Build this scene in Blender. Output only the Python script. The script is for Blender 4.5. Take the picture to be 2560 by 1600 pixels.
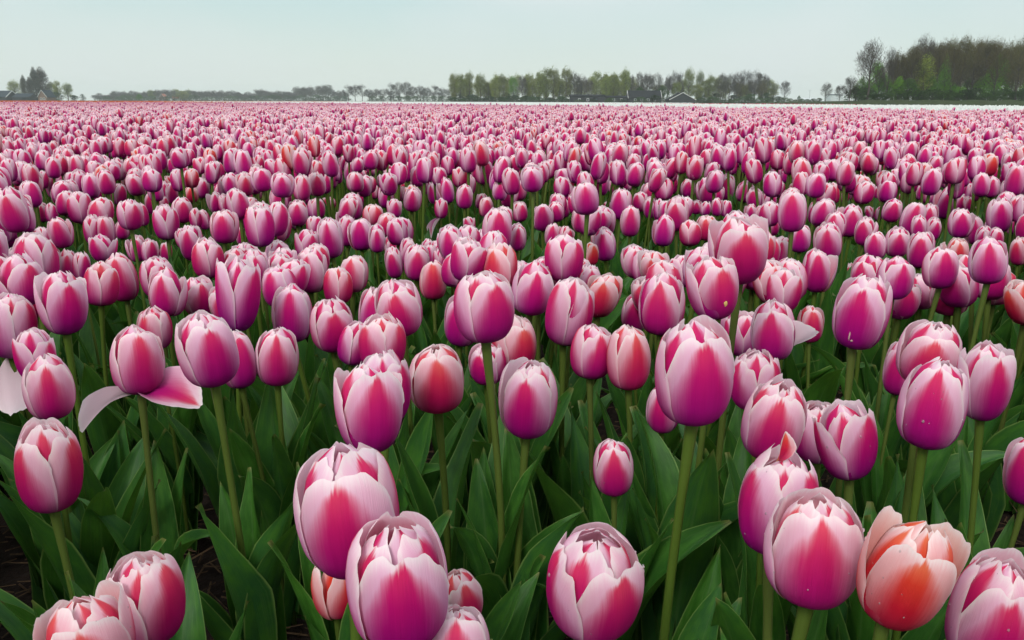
import bpy, math, random
import numpy as np
from mathutils import Matrix, Vector

PI = math.pi
R = math.radians
random.seed(7)
rng = np.random.default_rng(7)
S = bpy.context.scene
COL = S.collection
for o in list(bpy.data.objects):
    bpy.data.objects.remove(o)

# ------------------------------------------------------------------ camera
CAM_H = 0.70
FPX = 2009.0            # focal length in photo pixels (photo 2560 x 1600)
PITCH = math.atan((800 - 253) / FPX)
ROLL = R(0.13)
cam_d = bpy.data.cameras.new('camera')
cam = bpy.data.objects.new('camera', cam_d)
COL.objects.link(cam)
fwd = Vector((0, math.cos(PITCH), -math.sin(PITCH)))
right0 = Vector((1, 0, 0))
up0 = right0.cross(fwd)
rgt = right0 * math.cos(ROLL) + up0 * math.sin(ROLL)
upv = rgt.cross(fwd)
cam.matrix_world = Matrix(((rgt.x, upv.x, -fwd.x, 0), (rgt.y, upv.y, -fwd.y, 0),
                           (rgt.z, upv.z, -fwd.z, CAM_H), (0, 0, 0, 1)))
cam_d.sensor_width = 36.0
cam_d.lens = FPX / 2560 * 36
cam_d.clip_start = 0.02
cam_d.clip_end = 6000
S.camera = cam
CP = Vector((0, 0, CAM_H))

def unproject(x, y, Z):
    return CP + fwd * Z + rgt * ((x - 1280) / FPX * Z) + upv * ((800 - y) / FPX * Z)

def project(p):
    d = p - CP
    Z = d.dot(fwd)
    return 1280 + FPX * d.dot(rgt) / Z, 800 - FPX * d.dot(upv) / Z, Z

# ------------------------------------------------------------------ world and sun
SUN_EL, SUN_AZ = R(44), R(-158)      # azimuth measured clockwise from +Y (ahead), to the right
world = bpy.data.worlds.new('World')
S.world = world
world.use_nodes = True
wn = world.node_tree
wn.nodes.clear()
def wnode(t, **k):
    n = wn.nodes.new(t)
    for a, b in k.items():
        setattr(n, a, b)
    return n
sky = wnode('ShaderNodeTexSky', sky_type='NISHITA', sun_disc=False, sun_elevation=SUN_EL, sun_rotation=SUN_AZ,
            air_density=1.0, dust_density=6.0, ozone_density=2.0)
tc = wnode('ShaderNodeTexCoord')
sep = wnode('ShaderNodeSeparateXYZ')
wn.links.new(tc.outputs['Generated'], sep.inputs[0])
rampw = wnode('ShaderNodeValToRGB')
cr = rampw.color_ramp
cr.elements[0].position = 0.0
cr.elements[0].color = (0.67, 0.715, 0.64, 1)
cr.elements[1].position = 1.0
cr.elements[1].color = (1.38, 1.42, 1.44, 1)
for p, c in ((0.035, (0.61, 0.685, 0.635)), (0.11, (0.49, 0.63, 0.625)), (0.3, (0.68, 0.80, 0.82))):
    e = cr.elements.new(p)
    e.color = (*c, 1)
wn.links.new(sep.outputs['Z'], rampw.inputs[0])
# broad thin-cloud brightening, the overcast is not perfectly even
nz = wnode('ShaderNodeTexNoise')
nz.inputs['Scale'].default_value = 2.2
nz.inputs['Detail'].default_value = 3
nz.inputs['Roughness'].default_value = 0.45
mpw = wnode('ShaderNodeMapping')
mpw.inputs['Scale'].default_value = (1, 1, 2.2)
mpw.inputs['Location'].default_value = (0.75, 0.2, 0.4)
wn.links.new(tc.outputs['Generated'], mpw.inputs[0])
wn.links.new(mpw.outputs[0], nz.inputs['Vector'])
mrw = wnode('ShaderNodeMapRange')
mrw.inputs['From Min'].default_value = 0.40
mrw.inputs['From Max'].default_value = 0.66
wn.links.new(nz.outputs['Fac'], mrw.inputs['Value'])
cloudmix = wnode('ShaderNodeMix', data_type='RGBA')
cloudmix.inputs[7].default_value = (0.61, 0.675, 0.675, 1)
wn.links.new(mrw.outputs[0], cloudmix.inputs[0])
wn.links.new(rampw.outputs[0], cloudmix.inputs[6])
skys = wnode('ShaderNodeMix', data_type='RGBA', blend_type='MULTIPLY')
skys.inputs[0].default_value = 1
skys.inputs[7].default_value = (0.10, 0.10, 0.10, 1)
wn.links.new(sky.outputs[0], skys.inputs[6])
mixw = wnode('ShaderNodeMix', data_type='RGBA')
mixw.inputs[0].default_value = 0.88
wn.links.new(skys.outputs[2], mixw.inputs[6])
wn.links.new(cloudmix.outputs[2], mixw.inputs[7])
bg = wnode('ShaderNodeBackground')
bg.inputs['Strength'].default_value = 1.0
wn.links.new(mixw.outputs[2], bg.inputs['Color'])
wo = wnode('ShaderNodeOutputWorld')
wn.links.new(bg.outputs[0], wo.inputs['Surface'])

sun_d = bpy.data.lights.new('sun', 'SUN')
sun_d.energy = 1.5
sun_d.angle = R(18)
sun_d.color = (1.0, 0.96, 0.90)
sun = bpy.data.objects.new('sun', sun_d)
COL.objects.link(sun)
sdir = Vector((math.sin(SUN_AZ) * math.cos(SUN_EL), math.cos(SUN_AZ) * math.cos(SUN_EL), math.sin(SUN_EL)))
sun.rotation_euler = sdir.to_track_quat('Z', 'Y').to_euler()
S.view_settings.view_transform = 'Standard'
S.view_settings.look = 'None'
S.view_settings.exposure = 0.40
S.view_settings.gamma = 1.0
S.view_settings.use_curve_mapping = False
S.render.engine = 'CYCLES'
S.cycles.max_bounces = 4
S.cycles.diffuse_bounces = 2
S.cycles.use_adaptive_sampling = True
S.cycles.adaptive_threshold = 0.025
S.cycles.transmission_bounces = 4
S.cycles.volume_bounces = 1

# ------------------------------------------------------------------ node helpers
class NT:
    def __init__(s, name):
        s.m = bpy.data.materials.new(name)
        s.m.use_nodes = True
        s.t = s.m.node_tree
        s.t.nodes.clear()
    def n(s, t, **k):
        n = s.t.nodes.new(t)
        for a, b in k.items():
            setattr(n, a, b)
        return n
    def put(s, sock, v):
        if hasattr(v, 'links'):
            s.t.links.new(v, sock)
        else:
            sock.default_value = v
    def math(s, op, a, b=None, c=None, clamp=False):
        n = s.n('ShaderNodeMath', operation=op, use_clamp=clamp)
        s.put(n.inputs[0], a)
        if b is not None: s.put(n.inputs[1], b)
        if c is not None: s.put(n.inputs[2], c)
        return n.outputs[0]
    def mix(s, f, a, b, mode='MIX'):
        n = s.n('ShaderNodeMix', data_type='RGBA', blend_type=mode)
        s.put(n.inputs[0], f)
        s.put(n.inputs[6], a if hasattr(a, 'links') else (*a, 1)[:4])
        s.put(n.inputs[7], b if hasattr(b, 'links') else (*b, 1)[:4])
        return n.outputs[2]
    def ramp(s, f, pts, ease=False):
        n = s.n('ShaderNodeValToRGB')
        r = n.color_ramp
        if ease: r.interpolation = 'EASE'
        for i, (p, c) in enumerate(pts):
            if not isinstance(c, tuple): c = (c, c, c)
            e = r.elements[i] if i < 2 else r.elements.new(p)
            e.position = p
            e.color = (*c, 1)
        s.put(n.inputs[0], f)
        return n.outputs[0]
    def sstep(s, v, lo, hi):
        n = s.n('ShaderNodeMapRange', interpolation_type='SMOOTHSTEP')
        s.put(n.inputs['Value'], v)
        s.put(n.inputs['From Min'], lo)
        s.put(n.inputs['From Max'], hi)
        return n.outputs[0]
    def noise(s, vec, scale, detail=2, rough=0.5):
        n = s.n('ShaderNodeTexNoise')
        n.inputs['Scale'].default_value = scale
        n.inputs['Detail'].default_value = detail
        n.inputs['Roughness'].default_value = rough
        if vec is not None: s.put(n.inputs['Vector'], vec)
        return n.outputs['Fac']
    def comb(s, x, y, z):
        n = s.n('ShaderNodeCombineXYZ')
        s.put(n.inputs[0], x); s.put(n.inputs[1], y); s.put(n.inputs[2], z)
        return n.outputs[0]
    def bump(s, h, strength, dist):
        n = s.n('ShaderNodeBump')
        n.inputs['Strength'].default_value = strength
        n.inputs['Distance'].default_value = dist
        s.put(n.inputs['Height'], h)
        return n.outputs[0]
    def principled(s, col, rough=0.6, spec=0.3, normal=None):
        n = s.n('ShaderNodeBsdfPrincipled')
        s.put(n.inputs['Base Color'], col if hasattr(col, 'links') else (*col, 1)[:4])
        s.put(n.inputs['Roughness'], rough)
        s.put(n.inputs['Specular IOR Level'], spec)
        if normal is not None: s.put(n.inputs['Normal'], normal)
        return n.outputs[0]
    def out(s, sh):
        o = s.n('ShaderNodeOutputMaterial')
        s.t.links.new(sh, o.inputs['Surface'])
        return s.m

def petal_material(name, mode):
    """mode: 'object' = tint from the object's colour, 'random' = tint from each instance,
    'vertex' = tint from a colour attribute on the merged heads"""
    k = NT(name)
    uvn = k.n('ShaderNodeUVMap')
    sp = k.n('ShaderNodeSeparateXYZ')
    k.t.links.new(uvn.outputs[0], sp.inputs[0])
    u = k.math('MULTIPLY_ADD', sp.outputs[0], 2.0, -1.0)
    t = sp.outputs[1]
    if mode == 'object':
        oi = k.n('ShaderNodeObjectInfo')
        sc = k.n('ShaderNodeSeparateColor')
        k.t.links.new(oi.outputs['Color'], sc.inputs[0])
        tone, pale, rnd = sc.outputs[0], sc.outputs[1], sc.outputs[2]
        seed = k.math('MULTIPLY', oi.outputs['Random'], 37.0)
    elif mode == 'random':
        oi = k.n('ShaderNodeObjectInfo')
        r = oi.outputs['Random']
        tone = k.ramp(r, [(0.0, 0.05), (0.5, 0.16), (0.8, 0.34), (0.95, 0.5), (1.0, 0.9)])
        rnd = k.math('FRACT', k.math('MULTIPLY', r, 13.7))
        pale = k.math('MULTIPLY_ADD', k.math('FRACT', k.math('MULTIPLY', r, 7.3)), 0.5, 0.35)
        seed = k.math('MULTIPLY', r, 37.0)
    else:
        at = k.n('ShaderNodeAttribute', attribute_name='tint')
        sc = k.n('ShaderNodeSeparateColor')
        k.t.links.new(at.outputs['Color'], sc.inputs[0])
        tone, pale, rnd = sc.outputs[0], sc.outputs[1], sc.outputs[2]
        seed = k.math('MULTIPLY', rnd, 37.0)
    au = k.math('ABSOLUTE', u)
    # fine streaks running from the base to the rim
    streak = k.noise(k.comb(k.math('MULTIPLY', u, 9.0), k.math('MULTIPLY', t, 1.1), seed), 2.0, 2, 0.6)
    cloud = k.noise(k.comb(k.math('MULTIPLY', u, 1.3), k.math('MULTIPLY', t, 1.6), seed), 2.0, 1, 0.5)
    au2 = k.math('ADD', au, k.math('MULTIPLY_ADD', streak, 0.14, -0.07))
    au2 = k.math('ADD', au2, k.math('MULTIPLY_ADD', cloud, 0.22, -0.11))
    hw = k.ramp(t, [(0.0, 1.0), (0.2, 0.80), (0.45, 0.62), (0.68, 0.43), (0.86, 0.20), (0.985, 0.0)])
    hw = k.math('MULTIPLY', hw, k.math('MULTIPLY_ADD', rnd, 0.35, 0.82))
    soft = k.ramp(t, [(0.0, 1.0), (0.4, 0.95), (0.70, 0.52), (0.93, 0.09)])
    fl = k.math('SUBTRACT', 1.0, k.sstep(au2, k.math('SUBTRACT', hw, k.math('MULTIPLY', soft, 0.45)),
                                          k.math('ADD', hw, k.math('MULTIPLY', soft, 0.75))))
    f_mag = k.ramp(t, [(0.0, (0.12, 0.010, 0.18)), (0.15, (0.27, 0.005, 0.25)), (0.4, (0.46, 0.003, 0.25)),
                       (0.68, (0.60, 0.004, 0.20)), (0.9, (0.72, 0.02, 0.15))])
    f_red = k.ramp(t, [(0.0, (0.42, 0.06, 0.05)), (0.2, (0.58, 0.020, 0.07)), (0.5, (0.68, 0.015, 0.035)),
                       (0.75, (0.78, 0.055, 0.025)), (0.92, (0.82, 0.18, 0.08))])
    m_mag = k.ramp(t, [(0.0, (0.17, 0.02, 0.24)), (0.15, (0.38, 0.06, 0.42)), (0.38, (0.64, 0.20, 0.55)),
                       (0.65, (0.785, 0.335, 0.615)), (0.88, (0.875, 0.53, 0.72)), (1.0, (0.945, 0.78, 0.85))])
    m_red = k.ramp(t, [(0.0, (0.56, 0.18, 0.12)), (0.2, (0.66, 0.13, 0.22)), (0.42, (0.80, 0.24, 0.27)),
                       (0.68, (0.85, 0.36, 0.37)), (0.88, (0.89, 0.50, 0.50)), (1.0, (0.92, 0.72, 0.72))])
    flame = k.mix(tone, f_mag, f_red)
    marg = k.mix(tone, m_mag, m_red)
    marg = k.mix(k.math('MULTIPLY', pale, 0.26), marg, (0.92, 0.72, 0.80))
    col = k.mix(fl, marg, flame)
    # white scalloped rim
    e1 = k.sstep(k.math('ADD', au, k.math('MULTIPLY_ADD', streak, 0.16, -0.08)), 0.90, 1.03)
    e2 = k.sstep(k.math('ADD', t, k.math('MULTIPLY_ADD', streak, 0.14, -0.07)), 0.91, 1.02)
    e1 = k.math('MULTIPLY', e1, k.ramp(t, [(0.0, 0.0), (0.25, 0.25), (0.6, 0.8), (1.0, 1.0)]))
    edge = k.math('MULTIPLY', k.math('MAXIMUM', e1, e2), 0.62)
    col = k.mix(edge, col, (0.92, 0.88, 0.87))
    # inside face of the petal: paler, with a warm throat
    inside = k.mix(tone, k.ramp(t, [(0.0, (0.65, 0.30, 0.12)), (0.3, (0.62, 0.12, 0.22)), (0.7, (0.78, 0.26, 0.42)), (0.97, (0.88, 0.58, 0.68))]),
                   k.ramp(t, [(0.0, (0.70, 0.40, 0.08)), (0.35, (0.75, 0.14, 0.08)), (0.75, (0.84, 0.32, 0.24)), (0.97, (0.92, 0.66, 0.58))]))
    inside = k.mix(k.math('MULTIPLY', k.math('POWER', pale, 1.5), 0.8), inside, (0.92, 0.80, 0.87))
    inside = k.mix(edge, inside, (0.92, 0.88, 0.87))
    geo = k.n('ShaderNodeNewGeometry')
    col = k.mix(geo.outputs['Backfacing'], col, inside)
    # faint mottling
    vein = k.noise(k.comb(k.math('MULTIPLY', u, 26.0), k.math('MULTIPLY', t, 1.5), seed), 2.0, 2, 0.65)
    col = k.mix(0.30, col, k.mix(k.math('MULTIPLY_ADD', vein, 0.75, k.math('MULTIPLY', streak, 0.25)), (0.2, 0.2, 0.2), (0.8, 0.8, 0.8)), 'OVERLAY')
    h = k.math('ADD', k.math('MULTIPLY', vein, 0.8), k.math('MULTIPLY', cloud, 0.5))
    nrm = k.bump(h, 0.26, 0.003)
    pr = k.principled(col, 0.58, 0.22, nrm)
    tr = k.n('ShaderNodeBsdfTranslucent')
    k.t.links.new(col, tr.inputs[0])
    mx = k.n('ShaderNodeMixShader')
    mx.inputs[0].default_value = 0.42
    k.t.links.new(pr, mx.inputs[1])
    k.t.links.new(tr.outputs[0], mx.inputs[2])
    return k.out(mx.outputs[0])

def leaf_material():
    k = NT('leaf')
    uvn = k.n('ShaderNodeUVMap')
    sp = k.n('ShaderNodeSeparateXYZ')
    k.t.links.new(uvn.outputs[0], sp.inputs[0])
    u = k.math('MULTIPLY_ADD', sp.outputs[0], 2.0, -1.0)
    t = sp.outputs[1]
    oi = k.n('ShaderNodeObjectInfo')
    seed = k.math('MULTIPLY', oi.outputs['Random'], 51.0)
    au = k.math('ABSOLUTE', u)
    veins = k.noise(k.comb(k.math('MULTIPLY', u, 16.0), k.math('MULTIPLY', t, 0.8), seed), 2.0, 2, 0.6)
    blot = k.noise(k.comb(k.math('MULTIPLY', u, 1.2), k.math('MULTIPLY', t, 4.0), seed), 2.0, 3, 0.6)
    base = k.mix(oi.outputs['Random'], (0.020, 0.092, 0.008), (0.024, 0.100, 0.026))
    base = k.mix(k.sstep(blot, 0.35, 0.75), base, (0.048, 0.160, 0.018))
    base = k.mix(k.math('MULTIPLY', k.sstep(veins, 0.5, 0.72), 0.35), base, (0.075, 0.16, 0.040))
    base = k.mix(k.math('MULTIPLY', k.math('SUBTRACT', 1.0, k.sstep(au, 0.0, 0.07)), 0.4), base, (0.08, 0.16, 0.05))
    rim = k.sstep(au, 0.93, 0.985)
    base = k.mix(k.math('MULTIPLY', rim, 0.8), base, (0.17, 0.27, 0.07))
    tip = k.sstep(t, 0.965, 1.0)
    base = k.mix(k.math('MULTIPLY', tip, 0.7), base, (0.20, 0.19, 0.06))
    nrm = k.bump(veins, 0.25, 0.003)
    pr = k.principled(base, k.math('MULTIPLY_ADD', blot, 0.25, 0.34), 0.32, nrm)
    tr = k.n('ShaderNodeBsdfTranslucent')
    k.t.links.new(k.mix(0.6, base, (0.10, 0.22, 0.015)), tr.inputs[0])
    mx = k.n('ShaderNodeMixShader')
    mx.inputs[0].default_value = 0.24
    k.t.links.new(pr, mx.inputs[1])
    k.t.links.new(tr.outputs[0], mx.inputs[2])
    return k.out(mx.outputs[0])

def stem_material():
    k = NT('stem')
    tcn = k.n('ShaderNodeTexCoord')
    n = k.noise(tcn.outputs['Object'], 12.0, 3, 0.6)
    oi = k.n('ShaderNodeObjectInfo')
    c = k.mix(n, (0.044, 0.086, 0.008), (0.080, 0.132, 0.014))
    c = k.mix(k.math('MULTIPLY', oi.outputs['Random'], 0.4), c, (0.10, 0.10, 0.035))
    return k.out(k.principled(c, 0.5, 0.3, k.bump(n, 0.15, 0.002)))

def noisy_material(name, c1, c2, scale, rough=0.9, bump=0.0, bdist=0.02, spec=0.15, detail=5, coords='Object'):
    k = NT(name)
    tcn = k.n('ShaderNodeTexCoord')
    n = k.noise(tcn.outputs[coords], scale, detail, 0.62)
    c = k.ramp(n, [(0.3, c1), (0.7, c2)])
    nr = k.bump(n, bump, bdist) if bump else None
    return k.out(k.principled(c, rough, spec, nr))

def tinted_material(name, lo, hi, transl=0.0, coords='Object', scale=9.0):
    """foliage / twig material: colour noise times the object's own colour"""
    k = NT(name)
    oi = k.n('ShaderNodeObjectInfo')
    tcn = k.n('ShaderNodeTexCoord')
    n = k.noise(tcn.outputs[coords], scale, 3, 0.6)
    f = k.ramp(n, [(0.3, lo), (0.7, hi)])
    c = k.mix(1.0, oi.outputs['Color'], f, 'MULTIPLY')
    pr = k.principled(c, 0.75, 0.15)
    if not transl:
        return k.out(pr)
    tr = k.n('ShaderNodeBsdfTranslucent')
    k.t.links.new(c, tr.inputs[0])
    mx = k.n('ShaderNodeMixShader')
    mx.inputs[0].default_value = transl
    k.t.links.new(pr, mx.inputs[1])
    k.t.links.new(tr.outputs[0], mx.inputs[2])
    return k.out(mx.outputs[0])

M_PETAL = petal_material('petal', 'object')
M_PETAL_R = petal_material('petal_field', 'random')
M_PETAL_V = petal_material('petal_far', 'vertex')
M_LEAF = leaf_material()
M_STEM = stem_material()

def water_material():
    k = NT('water_drop')
    n = k.n('ShaderNodeBsdfPrincipled')
    n.inputs['Base Color'].default_value = (0.95, 0.93, 0.95, 1)
    n.inputs['Roughness'].default_value = 0.03
    n.inputs['IOR'].default_value = 1.33
    n.inputs['Transmission Weight'].default_value = 0.85
    return k.out(n.outputs[0])
M_WATER = water_material()

# ------------------------------------------------------------------ mesh helpers
def mesh_from(name, verts, faces, mats=(), uv=None, smooth=True, midx=None):
    me = bpy.data.meshes.new(name)
    me.from_pydata([tuple(v) for v in verts], [], [tuple(f) for f in faces])
    for m in mats:
        me.materials.append(m)
    if smooth:
        me.polygons.foreach_set('use_smooth', [True] * len(me.polygons))
    if midx is not None:
        me.polygons.foreach_set('material_index', midx)
    if uv is not None:
        l = me.uv_layers.new(name='UVMap')
        li = np.empty(len(me.loops), dtype=np.int32)
        me.loops.foreach_get('vertex_index', li)
        l.data.foreach_set('uv', np.asarray(uv, dtype=np.float32)[li].ravel())
    me.update()
    return me

def grid_faces(nv, nu, off=0):
    f = []
    for i in range(nv):
        for j in range(nu):
            a = off + i * (nu + 1) + j
            f.append((a, a + 1, a + nu + 2, a + nu + 1))
    return f

def tag(o, label=None, cat=None, group=None, kind=None):
    if label: o['label'] = label
    if cat: o['category'] = cat
    if group: o['group'] = group
    if kind: o['kind'] = kind
    return o

def link(name, me, parent=None, mw=None):
    o = bpy.data.objects.new(name, me)
    COL.objects.link(o)
    if parent is not None: o.parent = parent
    if mw is not None: o.matrix_local = mw
    return o

def empty(name, loc, rz=0.0):
    o = bpy.data.objects.new(name, None)
    o.empty_display_size = 0.05
    COL.objects.link(o)
    o.location = loc
    o.rotation_euler = (0, 0, rz)
    return o

# ------------------------------------------------------------------ petals (unit flower: diameter 1, height 1, base at origin)
PV = [0.0, 0.08, 0.18, 0.32, 0.48, 0.64, 0.80, 1.0]
PROF = {   # radius, height
    'closed': ([0.06, 0.22, 0.365, 0.465, 0.50, 0.478, 0.37, 0.07], [0.0, 0.015, 0.075, 0.22, 0.42, 0.64, 0.86, 1.0]),
    'cup':    ([0.06, 0.22, 0.365, 0.465, 0.50, 0.488, 0.41, 0.16], [0.0, 0.015, 0.075, 0.22, 0.42, 0.63, 0.83, 1.02]),
    'open':   ([0.06, 0.20, 0.33, 0.435, 0.49, 0.50, 0.475, 0.39], [0.0, 0.015, 0.08, 0.23, 0.42, 0.63, 0.83, 1.04]),
}
_fine = np.linspace(0, 1, 201)
def smooth_prof(vals):
    y = np.interp(_fine, PV, vals)
    ker = np.ones(21) / 21
    yp = np.concatenate([np.full(10, y[0]) - (y[1:11][::-1] - y[0]), y, np.full(10, y[-1]) + (y[-1] - y[-11:-1][::-1])])
    return np.convolve(yp, ker, mode='valid')
PROFS = {k: (smooth_prof(a), smooth_prof(b)) for k, (a, b) in PROF.items()}

def petal_grid(whorl, opn, nu, nv, seed):
    rs = np.random.default_rng(seed)
    u = np.linspace(-1, 1, nu + 1)
    t = np.linspace(0, 1, nv + 1)
    T, U = np.meshgrid(t, u, indexing='ij')
    if whorl == 0:
        L0, rad, smax, hz = rs.uniform(0.83, 0.93), 1.0, rs.uniform(1.10, 1.24), 1.0
    elif whorl == 1:
        L0, rad, smax, hz = rs.uniform(0.93, 1.0), 0.885, rs.uniform(1.02, 1.16), 1.0
    else:
        L0, rad, smax, hz = rs.uniform(1.02, 1.08), 0.72, rs.uniform(0.95, 1.1), 0.965
    a, p = rs.uniform(0.26, 0.40), rs.uniform(2.6, 3.8)
    Lu = L0 * (1 - a * np.abs(u) ** p)
    style = rs.random()
    if style < 0.45:      # shallow notch with a small point in it
        Lu = Lu - L0 * 0.045 * np.exp(-(u / 0.20) ** 2) + L0 * 0.02 * np.exp(-(u / 0.05) ** 2)
    elif style < 0.7:     # slight point
        Lu = Lu + L0 * 0.035 * np.exp(-(u / 0.12) ** 2)
    Lu = Lu + L0 * rs.uniform(-0.03, 0.03) * u
    # scalloped, torn rim
    if nu >= 10:
        ph = rs.uniform(0, 6.28, 4)
        Lu = Lu + L0 * (0.012 * np.sin(u * 9 + ph[0]) + 0.009 * np.sin(u * 17 + ph[1]))
        nn = rs.normal(0, 0.011, nu + 3)
        Lu = Lu + L0 * (nn[:-2] + 2 * nn[1:-1] + nn[2:]) / 3.2
        if rs.random() < 0.4:
            c = rs.uniform(-0.6, 0.6)
            Lu = Lu - L0 * 0.035 * np.exp(-((u - c) / 0.07) ** 2)
    V = T * Lu[None, :]
    pr, pz = PROFS['closed' if whorl == 2 else ('cup' if whorl == 1 and opn == 'open' else opn)]
    r = np.interp(V, _fine, pr)
    z = np.interp(V, _fine, pz) * hz
    Sv = np.interp(V, [0, 0.06, 0.2, 0.5, 0.8, 1.0], [0.75, 0.95, 0.98, 1.0, 1.04, 1.12]) * smax
    # keep the petal broad where the flower narrows, so that its end stays round
    wide = np.clip(smax * 0.47 * np.interp(V, [0.5, 0.75, 1.0], [1.0, 0.97, 0.86]) / np.maximum(r, 0.05), 0.2, 1.5)
    bl = np.clip((V - 0.42) / 0.18, 0, 1)
    Sv = Sv * (1 - bl) + wide * bl
    ang = U * Sv
    imb = rs.uniform(0.014, 0.022)
    env = np.clip(V * 3.0, 0, 1)
    r = r * rad * (1 - 0.035 * U ** 2)
    r = r + imb * U * env
    ph = rs.uniform(0, 6.28, 6)
    wav = 0.007 * np.sin(3.1 * U + 4.0 * T + ph[0]) + 0.005 * np.sin(6.3 * U - 3.0 * T + ph[1])
    r = r + wav * env
    r = r + rs.uniform(-0.004, 0.018) * np.exp(-(U / 0.09) ** 2) * env * (T > 0.05)     # midrib fold
    rim = np.clip((T - 0.86) / 0.14, 0, 1) ** 2
    r = r + rim * (rs.uniform(-0.02, 0.03) + 0.014 * np.sin(5 * U + ph[2]))
    z = z + rim * 0.008 * np.sin(7 * U + ph[3])
    tiltc = abs(rs.normal(0, 0.010)) * (1 if whorl == 0 else -1)
    r = r + tiltc * V
    if whorl == 2:
        z = z + 0.01
    r = np.maximum(r * 0.93, 0.012)
    P = np.stack([r * np.cos(ang), r * np.sin(ang), z], -1)
    UV = np.stack([U * 0.5 + 0.5, T], -1)
    return P.reshape(-1, 3), UV.reshape(-1, 2)

_pc = {}
RES = {'hi': (26, 16), 'mid': (14, 9), 'lo': (7, 5)}
def petal_mesh(whorl, opn, res, var):
    key = (whorl, opn, res, var)
    if key not in _pc:
        nu, nv = RES[res]
        P, UV = petal_grid(whorl, opn, nu, nv, 1000 * whorl + 17 * var + {'closed': 0, 'cup': 333, 'open': 666}[opn])
        _pc[key] = mesh_from('petal', P, grid_faces(nv, nu), [M_PETAL], UV)
    return _pc[key]

def droop_petal_mesh(seed, nu=18, nv=14):
    """a petal that has let go and hangs: a shallow spoon along +x, inner face up"""
    rs = np.random.default_rng(seed)
    u = np.linspace(-1, 1, nu + 1)
    t = np.linspace(0, 1, nv + 1)
    T, U = np.meshgrid(t, u, indexing='ij')
    Lu = 1.0 - 0.30 * np.abs(u) ** 2.6 + rs.normal(0, 0.012, nu + 1)
    X = T * Lu[None, :]
    W = np.interp(X, [0, 0.1, 0.35, 0.6, 0.85, 1.0], [0.07, 0.17, 0.34, 0.43, 0.42, 0.34])
    Y = U * W
    Z = 0.55 * W * U ** 2 - 0.20 * X ** 2 + 0.06 * np.sin(X * 3.1) + 0.02 * np.sin(6 * U + 5 * T)
    P = np.stack([X, Y, Z], -1).reshape(-1, 3)
    UV = np.stack([U * 0.5 + 0.5, T], -1).reshape(-1, 2)
    f = [tuple(reversed(q)) for q in grid_faces(nv, nu)]
    return mesh_from('hanging_petal', P, f, [M_PETAL], UV)

# ------------------------------------------------------------------ leaves (unit length 1, rising along +z and bending to +x)
def leaf_grid(seed, nu, nv):
    rs = np.random.default_rng(seed)
    u = np.linspace(-1, 1, nu + 1)
    t = np.linspace(0, 1, nv + 1)
    a0 = rs.uniform(0.03, 0.16)
    a1 = rs.choice([rs.uniform(0.05, 0.35), rs.uniform(0.3, 0.8), rs.uniform(0.9, 1.7)], p=[0.62, 0.30, 0.08])
    pw = rs.uniform(1.6, 3.0)
    th = a0 + a1 * t ** pw
    dx, dz = np.sin(th), np.cos(th)
    cx = np.concatenate([[0], np.cumsum((dx[1:] + dx[:-1]) / 2)]) / nv
    cz = np.concatenate([[0], np.cumsum((dz[1:] + dz[:-1]) / 2)]) / nv
    wm = rs.uniform(0.076, 0.122)
    w = wm * np.interp(t, [0, 0.1, 0.3, 0.5, 0.7, 0.85, 0.95, 1.0], [0.55, 0.68, 0.95, 1.0, 0.78, 0.44, 0.16, 0.0])
    fold = rs.uniform(0.35, 0.9)
    tw = rs.uniform(-0.9, 0.9)
    ph = rs.uniform(0, 6.28, 3)
    P, UV = [], []
    for i in range(nv + 1):
        tan = np.array([dx[i], 0, dz[i]])
        nin = np.array([-dz[i], 0, dx[i]])
        b = np.array([0, 1.0, 0])
        q = tw * t[i] ** 1.5
        b2 = b * math.cos(q) + nin * math.sin(q)
        n2 = nin * math.cos(q) - b * math.sin(q)
        fo = fold * (1.25 - 0.6 * t[i])
        for j in range(nu + 1):
            uu = u[j]
            y = uu * w[i] * (1 - 0.18 * fo * abs(uu))
            d = fo * w[i] * abs(uu) ** 1.5 + 0.10 * wm * uu * math.sin(7 * t[i] + ph[0]) * abs(uu) + 0.06 * wm * abs(uu) ** 3 * math.sin(15 * t[i] + ph[1] + uu)
            P.append(np.array([cx[i], 0, cz[i]]) + b2 * y + n2 * d)
            UV.append((uu * 0.5 + 0.5, t[i]))
    return np.array(P), np.array(UV)

N_LEAF = 22
LEAF = []
for i in range(N_LEAF):
    P, UV = leaf_grid(400 + i, 8, 16)
    LEAF.append(mesh_from('leaf', P, grid_faces(16, 8), [M_LEAF], UV))

# ------------------------------------------------------------------ stems (unit height, radius in metres kept by xy scale)
def stem_grid(seed, sides=8, seg=8, bow=0.018):
    rs = np.random.default_rng(seed)
    a = rs.uniform(0, 6.28)
    V = []
    for i in range(seg + 1):
        t = i / seg
        bx = bow * math.sin(PI * t)
        rr = 0.0037 - 0.0004 * t + (0.0014 * max(0, (t - 0.95) / 0.05))
        for j in range(sides):
            q = 2 * PI * j / sides
            V.append((rr * math.cos(q) + bx * math.cos(a), rr * math.sin(q) + bx * math.sin(a), t))
    F = []
    for i in range(seg):
        for j in range(sides):
            k = (j + 1) % sides
            F.append((i * sides + j, i * sides + k, (i + 1) * sides + k, (i + 1) * sides + j))
    return V, F
STEM = [mesh_from('stem', *stem_grid(50 + i, bow=random.uniform(0.0, 0.022)), [M_STEM]) for i in range(6)]

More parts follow.
